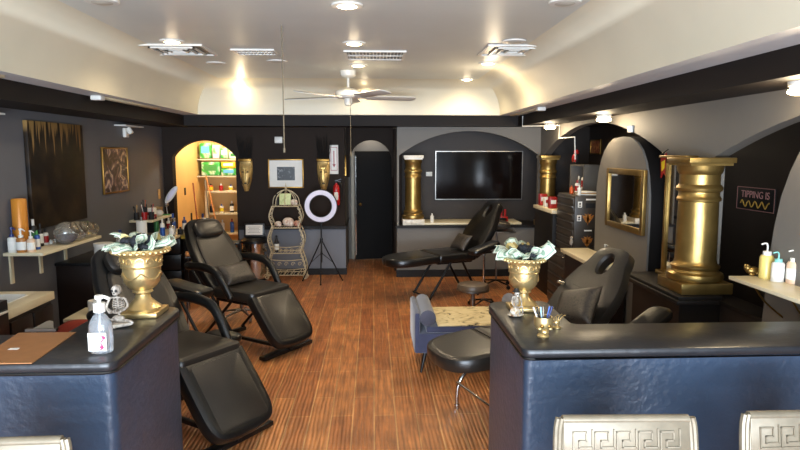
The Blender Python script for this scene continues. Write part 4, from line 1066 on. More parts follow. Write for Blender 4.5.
# ================================================================== COUNTERS
def counter(label, outer, z, loc=(0, 0)):
    root = thing('reception_counter', label, 'counter', (0, 0, 0), 0, 'black leatherette reception counters')
    b = B(); b.prism(inset(outer, .012), 0.0, z - .035, 'z'); b.obj('body', M['countervinyl'], root)
    b = B(); b.slab(outer, z - .04, z, .012); b.obj('padded_top', M['countertop'], root)
    b = B(); P = inset(outer, .004); b.tube([(x, y, z - .043) for x, y in P], .006, 6, closed=True); b.obj('piping', M['vinylside'], root)
    return root
def roundcorner(pts, rs):
    out = []; n = len(pts)
    for i in range(n):
        p = Vector(pts[i]); a = Vector(pts[i - 1]); c = Vector(pts[(i + 1) % n]); r_ = rs[i]
        if r_ == 0: out.append(tuple(p)); continue
        p1 = p + (a - p).normalized() * r_; p2 = p + (c - p).normalized() * r_
        for k in range(7):
            t = k / 6; out.append(tuple((1 - t) ** 2 * p1 + 2 * t * (1 - t) * p + t * t * p2))
    return out
ZT = 1.07
a = atz(118, 363, ZT); c = atz(175, 311, ZT)
LX = (a.x + c.x) / 2; LY0 = a.y; LY1 = atz(150, 306, ZT).y
xl = LX
out = roundcorner([(-3.0, LY0), (xl, LY0), (xl, LY1), (xl - .40, LY1), (xl - .40, LY0 + .42), (-3.0, LY0 + .42)], [0, .06, .12, .06, .04, 0])
counter('black leatherette counter at bottom left', out, ZT)
a = atz(523, 350, ZT); c = atz(487, 302, ZT); RX = (a.x + c.x) / 2; RY0 = a.y; RY1 = atz(500, 301, ZT).y
yb_ = atz(700, 322, ZT).y
out = roundcorner([(3.28, RY0), (3.28, yb_), (RX + .34, yb_), (RX + .34, RY1), (RX, RY1), (RX, RY0)], [0, 0, .04, .05, .10, .05])
counter('black leatherette counter at bottom right with blue window sheen put into its colour', out, ZT)

# urns with bouquets
def urn(px, py, s, label):
    p = atz(px, py, ZT)
    r = thing('gold_urn', label, 'urn', (p.x, p.y, ZT + .001), 0, 'gold urns on the counters')
    k = s
    B().box(-.085 * k, .085 * k, -.085 * k, .085 * k, 0, .022 * k, .003).obj('square_foot', M['goldpaint'], r)
    B().lathe([(0, .022 * k), (.075 * k, .022 * k), (.078 * k, .035 * k), (.06 * k, .05 * k), (.035 * k, .075 * k), (.03 * k, .095 * k), (.045 * k, .105 * k), (.04 * k, .115 * k)], n=28).obj('stem', M['goldpaint'], r)
    B().lathe([(.04 * k, .115 * k), (.058 * k, .126 * k), (.076 * k, .15 * k), (.081 * k, .18 * k), (.082 * k, .222 * k), (.088 * k, .228 * k), (.087 * k, .262 * k), (.092 * k, .275 * k), (.118 * k, .285 * k), (.122 * k, .295 * k), (.118 * k, .305 * k), (.10 * k, .305 * k), (.095 * k, .29 * k)], n=36).obj('bowl', M['goldpaint'], r)
    b = B()
    for i in range(28):
        a_ = 2 * PI * i / 28; b.ell((.118 * k * math.cos(a_), .118 * k * math.sin(a_), .293 * k), .011 * k, .011 * k, .010 * k, 8, 6)
    b.obj('beaded_rim', M['goldpaint'], r)
    b = B()
    for i in range(6):
        a0 = 2 * PI * i / 6
        for q in (0, 1):
            pts = []
            for t in range(12):
                tt = t * .5; rr = .021 * k * (1 - tt / 8); th = a0 + (.22 if q else -.22) + (rr * math.cos(tt) * (1 if q else -1)) / (.088 * k)
                pts.append((.089 * k * math.cos(th), .089 * k * math.sin(th), .250 * k + rr * math.sin(tt)))
            b.tube(pts, .0028 * k, 5)
    for i in range(5):
        a0 = 2 * PI * i / 5; b.tube([(.083 * k * math.cos(a0 + t * .14), .083 * k * math.sin(a0 + t * .14), .20 * k - .03 * k * math.sin(PI * t / 9)) for t in range(10)], .003 * k, 5)
    b.tube([(.086 * k * math.cos(2 * PI * i / 30), .086 * k * math.sin(2 * PI * i / 30), .222 * k) for i in range(30)], .003 * k, 5, closed=True)
    b.obj('relief_scrolls', M['goldpaint'], r)
    return r
def bouquet(u, s, seed, label):
    L_ = u.location; z0 = .30 * s
    r = thing('money_bouquet', label, 'bouquet', (L_.x, L_.y, L_.z + .0), 0, 'banknote bouquets in the gold urns')
    rnd = random.Random(seed)
    B().lathe([(.0, .20 * s), (.06 * s, .20 * s), (.072 * s, .26 * s), (.085 * s, .285 * s), (.0, .30 * s)]).obj('black_filler', M['net'], r)
    nb = 9
    for i in range(nb):
        a_ = 2 * PI * i / nb + rnd.uniform(-.2, .2); b = B(); bm = b.bm; uvl = bm.loops.layers.uv.new('UVMap')
        W_, H_ = .156, .066; tilt = rnd.uniform(.35, .85); curl = rnd.uniform(.3, .8); base = Vector((.045 * s * math.cos(a_), .045 * s * math.sin(a_), z0 - .005))
        R = Matrix.Rotation(a_, 3, 'Z') @ Matrix.Rotation(-tilt, 3, 'Y') @ Matrix.Rotation(rnd.uniform(-1.1, 1.1), 3, 'X')
        nx, ny = 10, 4; G = []
        for x in range(nx + 1):
            row = []
            for y in range(ny + 1):
                u_ = x / nx; v_ = y / ny - .5
                ang = curl * u_; X = W_ * .85 * (math.sin(ang) / curl); Z = W_ * .85 * ((1 - math.cos(ang)) / curl) * -.5 + .02 * math.cos(v_ * 4)
                row.append((bm.verts.new(base + R @ Vector((X, H_ * v_ * (1.1), Z + .01 * math.sin(u_ * 6 + i)))), (u_, y / ny)))
            G.append(row)
        for x in range(nx):
            for y in range(ny):
                q = [G[x][y], G[x + 1][y], G[x + 1][y + 1], G[x][y + 1]]; f = bm.faces.new([v for v, _ in q])
                for lp, (_, uv) in zip(f.loops, q): lp[uvl].uv = uv
        o = b.obj('banknote', M['bill'], r, sharp=60)
        md = o.modifiers.new('thickness', 'SOLIDIFY'); md.thickness = .0006
    for i in range(15):
        a_ = rnd.uniform(0, 2 * PI); rr = rnd.uniform(.0, .065) * s; c_ = Vector((rr * math.cos(a_), rr * math.sin(a_), z0 + rnd.uniform(.015, .06)))
        b = B()
        for k in range(7):
            t = 2 * PI * k / 7; b.ell(c_ + Vector((.016 * math.cos(t), .016 * math.sin(t), .005 * (k % 2))), .015, .015, .013, 8, 5)
        b.obj('black_flower', M['net'], r)
    for i in range(5):
        a_ = rnd.uniform(0, 2 * PI); c0 = Vector((.03 * math.cos(a_), .03 * math.sin(a_), z0)); o_ = Vector((math.cos(a_), math.sin(a_), 0))
        b = B(); b.tube([c0, c0 + o_ * .02 + Vector((0, 0, .05)), c0 + o_ * .055 + Vector((0, 0, .07)), c0 + o_ * .06 + Vector((0, 0, .03)), c0 + o_ * .03 + Vector((0, 0, .015))], .009, 6, smooth=4, flat=.15); b.obj('ribbon_loop', M['ribbon'], r)
u1 = urn(144, 314, 1.14, 'gold urn on the left counter'); bouquet(u1, 1.14, 3, 'dollar bill bouquet with black flowers in the left urn')
u2 = urn(523, 309, .92, 'gold urn on the right counter'); bouquet(u2, .92, 8, 'dollar bill bouquet with black flowers in the right urn')

# clipboard
p0, p1, p2, p3 = atz(0, 366, ZT), atz(32, 364, ZT), atz(76, 333, ZT), atz(6, 334, ZT)
r = thing('clipboard', 'brown hardboard clipboard lying on the left counter', 'clipboard', (0, 0, ZT + .001))
xa = atz(-40, 350, ZT).x
bl = [(atz(-28, 365, ZT).x, p1.y), (p1.x, p1.y), (p2.x, p2.y), (p2.x - .26, p2.y + .0)]
B().prism(bl, 0, .004, 'z').obj('board', M['hardboard'], r)
q = atz(43, 332, ZT)
B().prism([(q.x - .075, q.y - .012), (q.x + .065, q.y - .012), (q.x + .065, q.y + .012), (q.x - .075, q.y + .012)], .004, .016, 'z').obj('clip_bar', M['steel'], r)
b = B(); b.T = Matrix.Translation((q.x, q.y, .014)) @ Matrix.Rotation(.55, 4, 'X')
b.prism([(-.045, 0), (.05, 0), (.03, .045), (.012, .05), (-.0, .045)], 0, .003, 'z'); b.obj('clip_lever', M['steel'], r)
q = atz(14, 350, ZT); B().box(q.x - .02, q.x + .02, q.y - .01, q.y + .01, .004, .005).obj('small_sticker', M['paper'], r)

# hand sanitizer
p = atz(102, 352, ZT)
r = thing('sanitizer_bottle', 'clear pump bottle of hand sanitizer on the left counter', 'bottle', (p.x, p.y, ZT + .001)); r.scale = (1.25, 1.25, 1.25)
b = B(); b.lathe([(0, 0), (.034, 0), (.038, .006), (.038, .085), (.034, .105), (.022, .125), (.014, .132), (.014, .14), (0, .14)], n=28, sy=.75); b.obj('bottle_body', M['sanitizer'], r)
B().box(-.030, .030, -.031, -.0285, .012, .074, .001).obj('label', M['paper'], r)
b = B()
for k in range(6): b.box(-.026, .004, -.0318, -.031, .030 + k * .0055, .0325 + k * .0055)
b.obj('label_print', mat('lilac_print', '#9aa0c8', .5), r)
b = B(); b.tube([(.006, -.0318, .016), (.020, -.0318, .024), (.012, -.0318, .04), (.022, -.0318, .055), (.014, -.0318, .066)], .0022, 5, smooth=3); b.ell((.022, -.0315, .058), .006, .001, .006); b.ell((.013, -.0315, .026), .006, .001, .005); b.obj('label_flower', M['pink'], r)
b = B(); b.lathe([(0, .138), (.019, .138), (.019, .168), (.007, .17), (.007, .185), (0, .185)], n=18); b.lathe([(0, .182), (.013, .182), (.013, .194), (0, .194)], n=14); b.tube([(0, 0, .188), (.02, -.003, .189), (.036, -.006, .183)], .0055, 7); b.cyl((0, 0, .02), (0, 0, .14), .003)
b.obj('pump', M['white'], r)

# skeletons -------------------------------------------------------------
def skeleton_parts(b, k=1.0):
    V = Vector
    # pelvis, spine, ribs
    b.ell((0, 0, .022 * k), .022 * k, .014 * k, .012 * k)
    b.tube([(0, 0, .02 * k), (0, .006 * k, .045 * k), (0, .002 * k, .075 * k), (0, -.002 * k, .10 * k)], .004 * k, 6, smooth=3)
    for i in range(6):
        z = .05 + i * .0075; w = .016 + .004 * math.sin(i / 5 * PI)
        b.tube([(w * k * math.cos(t), .004 * k - .013 * k * math.sin(t) * 1.0, (z - .004 * math.sin(t)) * k) for t in [2 * PI * j / 12 for j in range(12)]], .0019 * k, 5, closed=True)
    b.tube([(-.024 * k, 0, .093 * k), (0, -.006 * k, .096 * k), (.024 * k, 0, .093 * k)], .003 * k, 5, smooth=3)
def skull(b, c, r_):
    c = Vector(c)
    b.ell(c, r_, r_ * 1.12, r_ * 1.02, 16, 12)
    b.ell(c + Vector((0, -r_ * .55, -r_ * .75)), r_ * .55, r_ * .5, r_ * .45, 12, 8)
r = None
p = atz(119, 325, ZT)
r = thing('skeleton_figurine', 'bone-coloured seated skeleton figurine on the left counter', 'figurine', (p.x, p.y, ZT + .001), -.1); r.scale = (1.25, 1.25, 1.25)
b = B(); k = 1.15
skeleton_parts(b, k)
for s in (-1, 1):
    b.tube([(s * .026 * k, 0, .092 * k), (s * .036 * k, -.006 * k, .065 * k), (s * .012 * k, -.032 * k, .050 * k), (-s * .006 * k, -.034 * k, .058 * k)], .0038 * k, 6, smooth=3)
    b.tube([(s * .014 * k, -.004, .018 * k), (s * .050 * k, -.022 * k, .020 * k), (s * .056 * k, -.024 * k, .012 * k), (s * .01 * k, -.045 * k, .007 * k), (-s * .015 * k, -.048 * k, .006 * k)], .0052 * k, 6, smooth=3)
    for f in range(4): b.tube([(-s * .006 * k, -.034 * k, .058 * k), (-s * (.014 + .001 * f) * k, -.036 * k, (.052 + f * .005) * k)], .0013 * k, 4)
b.ell((0, -.01, .006), .045 * k, .04 * k, .007)
b.obj('body', M['bone'], r)
b = B(); skull(b, (0, -.004, .122 * k), .0165 * k); b.obj('skull', M['bone'], r)
b = B()
for s in (-1, 1): b.ell((s * .0065 * k, -.0205 * k, .121 * k), .0046 * k, .003 * k, .005 * k, 10, 6)
b.ell((0, -.0215 * k, .113 * k), .002 * k, .002 * k, .0028 * k, 8, 5); b.box(-.006 * k, .006 * k, -.0245 * k, -.020 * k, .1045 * k, .1055 * k)
b.obj('eye_sockets', M['outline'], r)
p = atz(516, 316, ZT)
r = thing('skeleton_figurine', 'small skeleton pirate figurine with reddish base on the right counter', 'figurine', (p.x, p.y, ZT + .001), .3)
b = B(); b.ell((0, 0, .008), .045, .035, .009); b.ell((-.012, -.012, .026), .028, .02, .02, pw=.8); b.obj('treasure_base', M['painted'], r)
b = B(); k = .85; b.T = Matrix.Translation((.004, .008, .02)); skeleton_parts(b, k); skull(b, (0, -.006, .112 * k), .015 * k)
for s in (-1, 1):
    b.tube([(s * .02, 0, .078), (s * .028, -.006, .05), (s * .02, -.02, .03)], .003, 6, smooth=3); b.tube([(s * .01, 0, .015), (s * .02, -.025, .03), (s * .022, -.03, .0)], .0036, 6, smooth=3)
b.obj('body', M['bone'], r)
b = B(); b.T = Matrix.Translation((.004, .008, .02)); b.lathe([(0, .104), (.02, .104), (.013, .112), (.01, .122), (0, .123)], n=14)
for s in (-1, 1): b.ell((s * .005, -.019, .094), .0034, .002, .0036, 8, 5)
b.obj('hat', M['outline'], r)
# skull pen cup
p = atz(543, 337, ZT)
r = thing('skull_pen_cup', 'gold skull-shaped pen cup on the right counter', 'pen cup', (p.x, p.y, ZT + .001), .0)
r.scale = (1.15, 1.15, 1.15)
b = B(); b.lathe([(0, 0), (.022, 0), (.024, .006), (.017, .016), (.02, .024), (.031, .037), (.037, .053), (.038, .068), (.035, .083), (.031, .083), (.03, .05), (0, .046)], n=26, sy=1.05)
b.ell((0, -.022, .026), .016, .012, .012); 
for s in (-1, 1): b.ell((s * .021, -.024, .04), .010, .009, .007)
b.obj('skull_cup', M['goldpaint'], r)
b = B()
for s in (-1, 1): b.ell((s * .0135, -.0345, .052), .0085, .005, .008, 10, 6)
b.prism([(-.004, .036), (.004, .036), (0, .045)], -.038, -.03); b.box(-.012, .012, -.0345, -.03, .0245, .026)
b.obj('eye_sockets', M['brass'], r)
pens = [('blue', 'blue pen leaning right in the gold skull cup', .014, .35), ('bluejug', 'dark blue pen at the right rim of the skull cup', .02, .5), ('gray7', 'grey pen in the middle of the skull cup', .0, .0), ('outline', 'black pen leaning left in the skull cup', -.014, -.35), ('paper', 'white pen at the left rim of the skull cup', -.020, -.55), ('lightblue', 'pale blue pen at the front of the skull cup', -.006, -.15)]
for m_, l_, dx_, tl in pens:
    b = B(); b.cyl((0, 0, 0), (.05 * tl, .01, .075), .0032, n=8); b.cyl((.05 * tl, .01, .075), (.058 * tl, .0115, .088), .0036, n=8)
    tag(b.obj('pen', M[m_], loc=(p.x + dx_ * .7, p.y + .004 * (1 if dx_ > 0 else -1), ZT + .05)), l_, 'pen', 'pens in the skull cup')
# gold skeleton hand
q = atz(557, 328, ZT)
r = thing('skeleton_hand', 'gold skeletal hand holder behind the skull cup', 'ornament', (q.x, q.y, ZT + .001), .2)
b = B(); b.lathe([(0, 0), (.02, 0), (.02, .005), (.008, .01), (.009, .02), (0, .02)], n=16)
b.ell((0, 0, .026), .014, .007, .012)
b.obj('palm', M['goldpaint'], r)
for i, (x, h_) in enumerate(((-.014, .032), (-.006, .042), (.004, .045), (.013, .038))):
    b = B(); b.tube([(x * .6, 0, .03), (x * 1.5, -.004, .03 + h_ * .5), (x * 1.9 + .003, -.014, .03 + h_ * .85), (x * 1.9 + .004, -.024, .03 + h_ * .9)], .0024, 6, smooth=3)
    b.ell((x * 1.5, -.004, .03 + h_ * .5), .0034, .0034, .0034, 8, 5); b.obj('finger', M['goldpaint'], r)
b = B(); b.tube([(-.012, 0, .025), (-.026, -.006, .032), (-.03, -.014, .043)], .0026, 6, smooth=3); b.obj('thumb', M['goldpaint'], r)

# Greek-key waiting chairs
def greek_chair(label, loc, rz):
    root = thing('greek_key_chair', label, 'chair', loc, rz, 'silver greek key chairs in front of the counters')
    W_ = .25; zt = .985; S_ = M['silver']
    # facing -Y; the back leans towards +Y
    def yb(z): return .21 + (z - .45) * .16
    for s in (-1, 1):
        b = B(); pts = [(s * (W_ - .045 + .02 * max(0, (z - .45))), z) for z in (.0,)]
        path = [Vector((s * (W_ - .03), .25, 0)), Vector((s * (W_ - .03), .21, .25)), Vector((s * (W_ - .03), yb(.45), .45)), Vector((s * (W_ - .02), yb(.75), .75)), Vector((s * (W_ - .022), yb(.93), .93)), Vector((s * (W_ - .03), yb(.975), .985))]
        for dx_ in (-.014, 0, .014): b.tube([q + Vector((dx_, 0, 0)) for q in path], .011, 8, smooth=4, flat=1.2)
        b.obj('back_stile', S_, root)
        b = B(); b.cyl((s * (W_ - .03), -.22, .40), (s * (W_ - .03), -.24, 0), .022, .014); b.obj('front_leg', S_, root)
    Tr = Matrix.Translation((0, yb(.93), .93)) @ Matrix.Rotation(-.16, 4, 'X')
    b = B(); b.T = Tr; b.box(-W_ + .03, W_ - .03, -.014, .012, -.075, .05, .004); b.cyl((-W_ + .03, 0, .05), (W_ - .03, 0, .05), .016, n=14)
    b.obj('top_rail', S_, root)
    b = B(); b.T = Tr; t = .005
    n_ = 5; cw = .076
    y0, y1 = -.019, -.013
    b.box(-.19, .19, y0, y1, -.062, -.062 + t)
    for i in range(n_):
        x = -.19 + i * cw
        for (xa_, xb_, za_, zb_) in ((0, t, -.06, .012), (0, .05, .008, .008 + t), (.045, .045 + t, -.022, .012), (.02, .05, -.022, -.022 + t), (.02, .02 + t, -.045, -.017), (.02, .07, -.045, -.045 + t), (.066, .066 + t, -.045, .02)):
            b.box(x + xa_, min(x + xb_, .195), y0, y1, za_, zb_)
    b.obj('greek_key_relief', S_, root)
    b = B(); b.T = Matrix.Translation((0, yb(.66), .66)) @ Matrix.Rotation(-.16, 4, 'X'); b.box(-W_ + .045, W_ - .045, -.03, .01, -.19, .185, .015, 3); b.obj('back_pad', M['navysatin'], root)
    b = B(); b.T = Matrix.Translation((0, yb(.46), .47)) @ Matrix.Rotation(-.16, 4, 'X'); b.box(-W_ + .03, W_ - .03, -.014, .012, -.03, .02, .004); b.obj('lower_rail', S_, root)
    b = B(); b.box(-W_, W_, -.25, .22, .36, .42, .01); b.obj('seat_rail', S_, root)
    b = B(); b.box(-W_ + .01, W_ - .01, -.25, .19, .42, .49, .03, 3); b.obj('seat_pad', M['navysatin'], root)
    return root
g = greek_chair('silver greek key chair before the right counter, its whole top rail in view', (.865, 1.70, 0), -.03)
g2 = dup(g, (1.54, 1.71, 0), .0, 'silver greek key chair cut by the right edge of the photo')
g3 = dup(g, (-1.22, 1.62, 0), .02, 'silver greek key chair at the bottom left corner of the photo')

# ================================================================== LEFT WALL STATIONS
def shelf(name, y0, y1, z, xd, label, m='whitelam', brackets=2, th=.028):
    r = thing(name, label, 'shelf', (XL + .001, (y0 + y1) / 2, z - th)); L_ = (y1 - y0) / 2
    B().box(0, xd, -L_, L_, 0, th, .003).obj('board', M[m], r)
    for k in range(brackets):
        y = -L_ + .1 + (2 * L_ - .2) * k / max(1, brackets - 1)
        b = B(); b.box(0, .016, y - .022, y + .022, -.26, 0); b.box(0, xd - .04, y - .018, y + .018, -.012, 0)
        b.obj('bracket', M['whitelam'], r)
    return r
Z1 = 1.04
y0 = 5.35; y1 = 6.5
shelf('wall_shelf', y0, y1, Z1, .34, 'cream shelf under the large dark canvas holding bottles and glass globes', brackets=3)
def onsh(px, Y, z): 
    p = aty(px, 200, Y); return (p.x, Y, z)
def put(px, py_base, z):      # point on a horizontal surface seen at this pixel
    p = atz(px, py_base, z); return (p.x, p.y, z + .001)
T1 = Z1
bottle(onsh(9, 5.40, T1), .22, .036, 'white', 'bluejug', 'white pump bottle with dark pump, leftmost on the left wall shelf', 'paper', True, name='lotion_bottle')
bottle(onsh(18, 5.395, T1), .21, .04, 'amberliq', 'white', 'amber soap pump bottle on the left wall shelf', 'paper', True, name='soap_bottle', sq=.8)
bottle(onsh(28, 5.42, T1), .19, .032, 'pinkliq', 'white', 'pale pink pump bottle right of the amber soap bottle', 'paper', True, name='lotion_bottle')
bottle(onsh(31, 5.68, T1), .26, .034, 'outline', 'white', 'tall dark bottle with white cap standing at the back of the left shelf', 'green2', name='tall_bottle')
bottle(onsh(34.5, 5.56, T1), .17, .022, 'blue', 'green', 'slim blue bottle with green cap on the left wall shelf', 'paper', name='slim_bottle')
bottle(onsh(38, 5.75, T1), .21, .024, 'outline', 'outline', 'slim black bottle with white label on the left wall shelf', 'paper', name='slim_bottle')
bottle(onsh(43, 5.85, T1), .15, .026, 'white', 'outline', 'small white bottle with red mark near the middle of the left shelf', 'red', name='small_bottle')
bottle(onsh(48, 5.9, T1), .04, .02, 'white', 'white', 'tiny white jar beside the glass globes', name='small_jar', n=12)
bottle(onsh(52, 5.93, T1), .04, .018, 'hazy', 'white', 'tiny clear jar nearest the glass globes', name='small_jar', n=12)
p = onsh(18.5, 5.52, T1)
r = thing('gold_cylinder_vase', 'tall glossy amber gold cylinder behind the pump bottles', 'vase', p)
B().lathe([(0, 0), (.062, 0), (.062, .45), (.055, .46), (.053, .45), (.053, .02), (0, .02)], n=32).obj('vessel', mat('amber_gold_glaze', '#b9772a', .18, .15, var=.05), r)
for i, (px, Y, rr) in enumerate(((64, 5.88, .108), (74, 6.09, .10), (82, 6.28, .09), (89, 6.42, .075))):
    q = onsh(px, Y, T1)
    nm = ['nearest glass globe with blue caps inside on the left shelf', 'second glass globe from the front on the left shelf', 'third glass globe from the front on the left shelf', 'farthest glass globe at the end of the left shelf'][i]
    r = thing('glass_globe', nm, 'jar', q, 0, 'row of glass globes on the left wall shelf')
    b = B(); b.T = Matrix.Translation((0, 0, rr * .98)) @ Matrix.Rotation(PI / 2 * .0, 4, 'X'); b.ell((0, 0, 0), rr, rr, rr, 26, 16); b.obj('globe', M['hazy'], r)
    b = B(); b.T = Matrix.Translation((0, 0, rr * .98)) @ Matrix.Rotation(math.radians(62), 4, 'Y')
    b.lathe([(rr * .5, rr * .86), (rr * .56, rr * .84), (rr * .56, rr * .93), (rr * .5, rr * .93)], n=24); b.obj('rim', M['steel'], r)
    if i == 0: B().ell((0, 0, rr * .55), rr * .78, rr * .78, rr * .42, 16, 8).obj('blue_caps', M['bluestuff'], r)
    else: B().ell((0, 0, rr * .4), rr * .6, rr * .6, rr * .28, 14, 8).obj('contents', M['paper'], r)
# white canister under shelf end
r = thing('wipes_tub', 'white round tub standing below the far end of the left shelf', 'tub', (-2.78, 6.35, .80))
B().lathe([(0, 0), (.085, 0), (.09, .15), (0, .15)], n=24).obj('tub_body', M['white'], r); B().lathe([(0, .15), (.094, .15), (.094, .18), (0, .185)], n=24).obj('lid', M['white'], r)
B().lathe([(.0885, .04), (.0905, .04), (.091, .11), (.0893, .11)], n=24).obj('label', M['paper'], r)
shelf('low_wall_shelf', 6.3, 6.62, .66, .28, 'small low cream shelf between the sink cabinet and the brown chair', brackets=0)
# black worktop behind near chair at left wall: carries tub
r = thing('black_side_unit', 'dark side unit behind the nearest left chair carrying the white tub', 'cabinet', (XL + .001, 6.70, 0))
B().box(0, .58, -.5, .5, 0, .77, .01).obj('carcass', M['brownwood'], r); B().box(0, .60, -.52, .52, .77, .80, .004).obj('worktop', M['blackplastic'], r)
for k in (-1, 1):
    d_ = B().box(.58, .598, .02 if k > 0 else -.48, .48 if k > 0 else -.02, .06, .74, .004).obj('door', M['brownwood'], r); B().ell((.612, k * .05, .6), .012).obj('knob', M['steel'], d_)
put_items = [(72, 248.5, 'green', 'flat green packet lying on the dark side unit')]
tag(B().box(-.06, .06, -.08, .08, 0, .015, .003).obj('green_packet', M['green'], loc=(-2.72, 6.62, .801)), 'flat green packet lying on the dark side unit', 'packet')
bottle((-2.85, 6.95, .801), .24, .045, 'hazy', 'bluejug', 'clear bottle with blue cap on the dark side unit', 'paper', name='water_bottle')
bottle((-2.7, 7.08, .801), .14, .04, 'outline', 'outline', 'black jar on the far end of the dark side unit', name='jar')
# sink cabinet
a = atz(9, 311, .86); c = atz(57, 291, .86); cx = -2.42
r = thing('sink_cabinet', 'espresso cabinet with cream top and white basin at the left wall', 'cabinet', (XL + .001, (a.y + c.y) / 2, 0)); L_ = (c.y - a.y) / 2; D = cx - XL
B().box(0, D - .02, -L_ + .02, L_ - .02, 0, .80, .004).obj('carcass', M['brownwood'], r)
b = B(); t = .13
b.box(0, t, -L_, L_, .80, .86); b.box(D - t, D, -L_, L_, .80, .86, .004); b.box(t, D - t, -L_, -L_ + .12, .80, .86); b.box(t, D - t, L_ - .12, L_, .80, .86)
b.obj('worktop', M['whitelam'], r)
b = B(); lo = []
for (ins, z) in ((0, .858), (.01, .865), (.02, .855), (.05, .78), (.10, .765)):
    lo.append([(x + D / 2, y, z) for x, y in rrect(D - 2 * t - 2 * ins + .03, 2 * L_ - .21 - 2 * ins, .05)])
b.quadloop(lo, cap0=False); b.obj('basin', M['white'], r)
for k in (-1, 1):
    d_ = B().box(D - .02, D - .002, min(k * .01, k * (L_ - .03)), max(k * .01, k * (L_ - .03)), .06, .77, .004).obj('door', M['brownwood'], r)
    b = B(); b.ell((D + .014, k * .04, .64), .013); b.cyl((D - .002, k * .04, .64), (D + .01, k * .04, .64), .005); b.obj('knob', M['steel'], d_)
# drawer unit nearer
r = thing('drawer_unit', 'black drawer unit with pale handles cut by the left photo edge', 'cabinet', (XL + .001, 3.46, 0))
B().box(0, .81, -.55, .55, 0, .95, .005).obj('carcass', M['blackplastic'], r)
for k in range(4):
    d_ = B().box(.81, .828, -.52, .52, .05 + k * .215, .25 + k * .215, .004).obj('drawer', M['blackplastic'], r); B().box(.828, .842, -.50, .50, .232 + k * .215, .246 + k * .215, .003).obj('handle', M['white'], d_)
# tap and small things
tp = B(); tp.lathe([(0, 0), (.035, 0), (.03, .02), (.012, .03), (0, .03)]); tp.tube([(0, 0, .02), (0, 0, .18), (.06, 0, .24), (.12, 0, .2)], .011, 8, smooth=4)
tag(tp.obj('basin_tap', M['brass'], loc=(XL + .07, (a.y + c.y) / 2, .861)), 'brass tap behind the white basin', 'tap')
r = thing('paper_roll', 'white paper roll low behind the sanitizer bottle', 'paper roll', (-2.42, 5.30, .52))
B().lathe([(.02, 0), (.055, 0), (.058, .01), (.058, .10), (.055, .11), (.02, .11), (.02, 0)], n=22).obj('roll', M['paper'], r)
r = thing('rolling_cart', 'low cream topped cart beside the brown chair back', 'cart', (-2.42, 5.30, 0)); r.scale = (.9, .8, .84)
B().box(-.2, .2, -.25, .25, .58, .615, .005).obj('top_board', M['whitelam'], r); B().box(-.2, .2, -.25, .25, .2, .23, .005).obj('lower_board', M['whitelam'], r)
for sx_ in (-1, 1):
    for sy_ in (-1, 1): B().cyl((sx_ * .18, sy_ * .23, 0), (sx_ * .18, sy_ * .23, .6), .012).obj('leg', M['blackmetal'], r)
lump((-2.32, 4.78, 0), .22, .17, .54, M['redcloth'], 'brick red fabric bag slumped on the floor behind the clipboard', 'fabric_bag')

# second wall shelf with pots
shelf('wall_shelf', 8.1, 8.95, 1.02, .30, 'smaller cream wall shelf with brush pots below the framed print', brackets=0)
r = thing('shelf_divider', 'upright board supporting the small wall shelf', 'board', (XL + .16, 8.55, .80)); B().box(-.1, .1, -.01, .01, 0, .191).obj('board_panel', M['blackplastic'], r)
T2 = 1.02
def pot(loc, m, label, seed, h=.1, rr=.035, tools=None):
    rnd = random.Random(seed)
    r = thing('brush_pot', label, 'pot', loc, 0, 'pots of brushes on the small wall shelf')
    B().lathe([(0, 0), (rr, 0), (rr * 1.05, h), (rr * .95, h), (rr * .9, .01), (0, .01)], n=16).obj('pot_body', M[m], r)
    for i, c_ in enumerate(tools or ['outline', 'outline', 'red', 'paper']):
        a_ = rnd.uniform(0, 6.28); b = B(); t_ = Vector((.035 * math.cos(a_), .035 * math.sin(a_), h + rnd.uniform(.05, .1))); b.cyl((0, 0, .015), t_, .004, n=6); b.ell(t_, .007, .007, .014, 8, 6); b.obj('brush', M[c_], r)
for i, (dy, dx_, m, txt, tl) in enumerate(((-.36, .08, 'outline', 'black brush pot nearest on the small wall shelf', ['tan', 'outline', 'outline']), (-.33, .17, 'red', 'red and black brush pot second on the small wall shelf', None), (-.30, .25, 'outline', 'black brush pot at the front edge of the small wall shelf', ['red', 'paper', 'outline']), (-.18, .12, 'outline', 'tall black pot with orange brush on the small wall shelf', ['orange', 'outline', 'outline']))):
    pot((XL + dx_, 8.52 + dy, T2 + .001), m, txt, i, h=.1 if i < 3 else .16, tools=tl)
for (dy, dx_, w_, h_, m, txt) in ((-.05, .14, .14, .13, 'paper', 'white box with red print on the small wall shelf'), (-.2, .24, .07, .06, 'red', 'small red box at the front of the small wall shelf'), (.26, .15, .09, .12, 'tan', 'brown square jar at the far end of the small wall shelf')):
    r = thing('small_box', txt, 'box', (XL + dx_, 8.52 + dy, T2 + .001)); B().box(-w_ / 2, w_ / 2, -w_ / 2, w_ / 2, 0, h_, .004).obj('box_body', M[m], r); B().box(-w_ * .4, w_ * .4, -w_ / 2 - .001, -w_ / 2, h_ * .3, h_ * .6).obj('print', M['red' if m == 'paper' else 'paper'], r)
r = thing('round_tin', 'round white tin on the small wall shelf', 'tin', (XL + .2, 8.66, T2 + .001)); B().ell((0, 0, .045), .06, .06, .045).obj('tin_body', M['white'], r); B().lathe([(.02, .085), (.025, .085), (.022, .095), (.018, .095)]).obj('lid_knob', M['steel'], r)
tag(B().box(-.06, .06, -.03, .03, 0, .012, .002).obj('lime_card', M['green'], loc=(XL + .24, 8.8, T2 + .001)), 'lime green card on the small wall shelf', 'card')
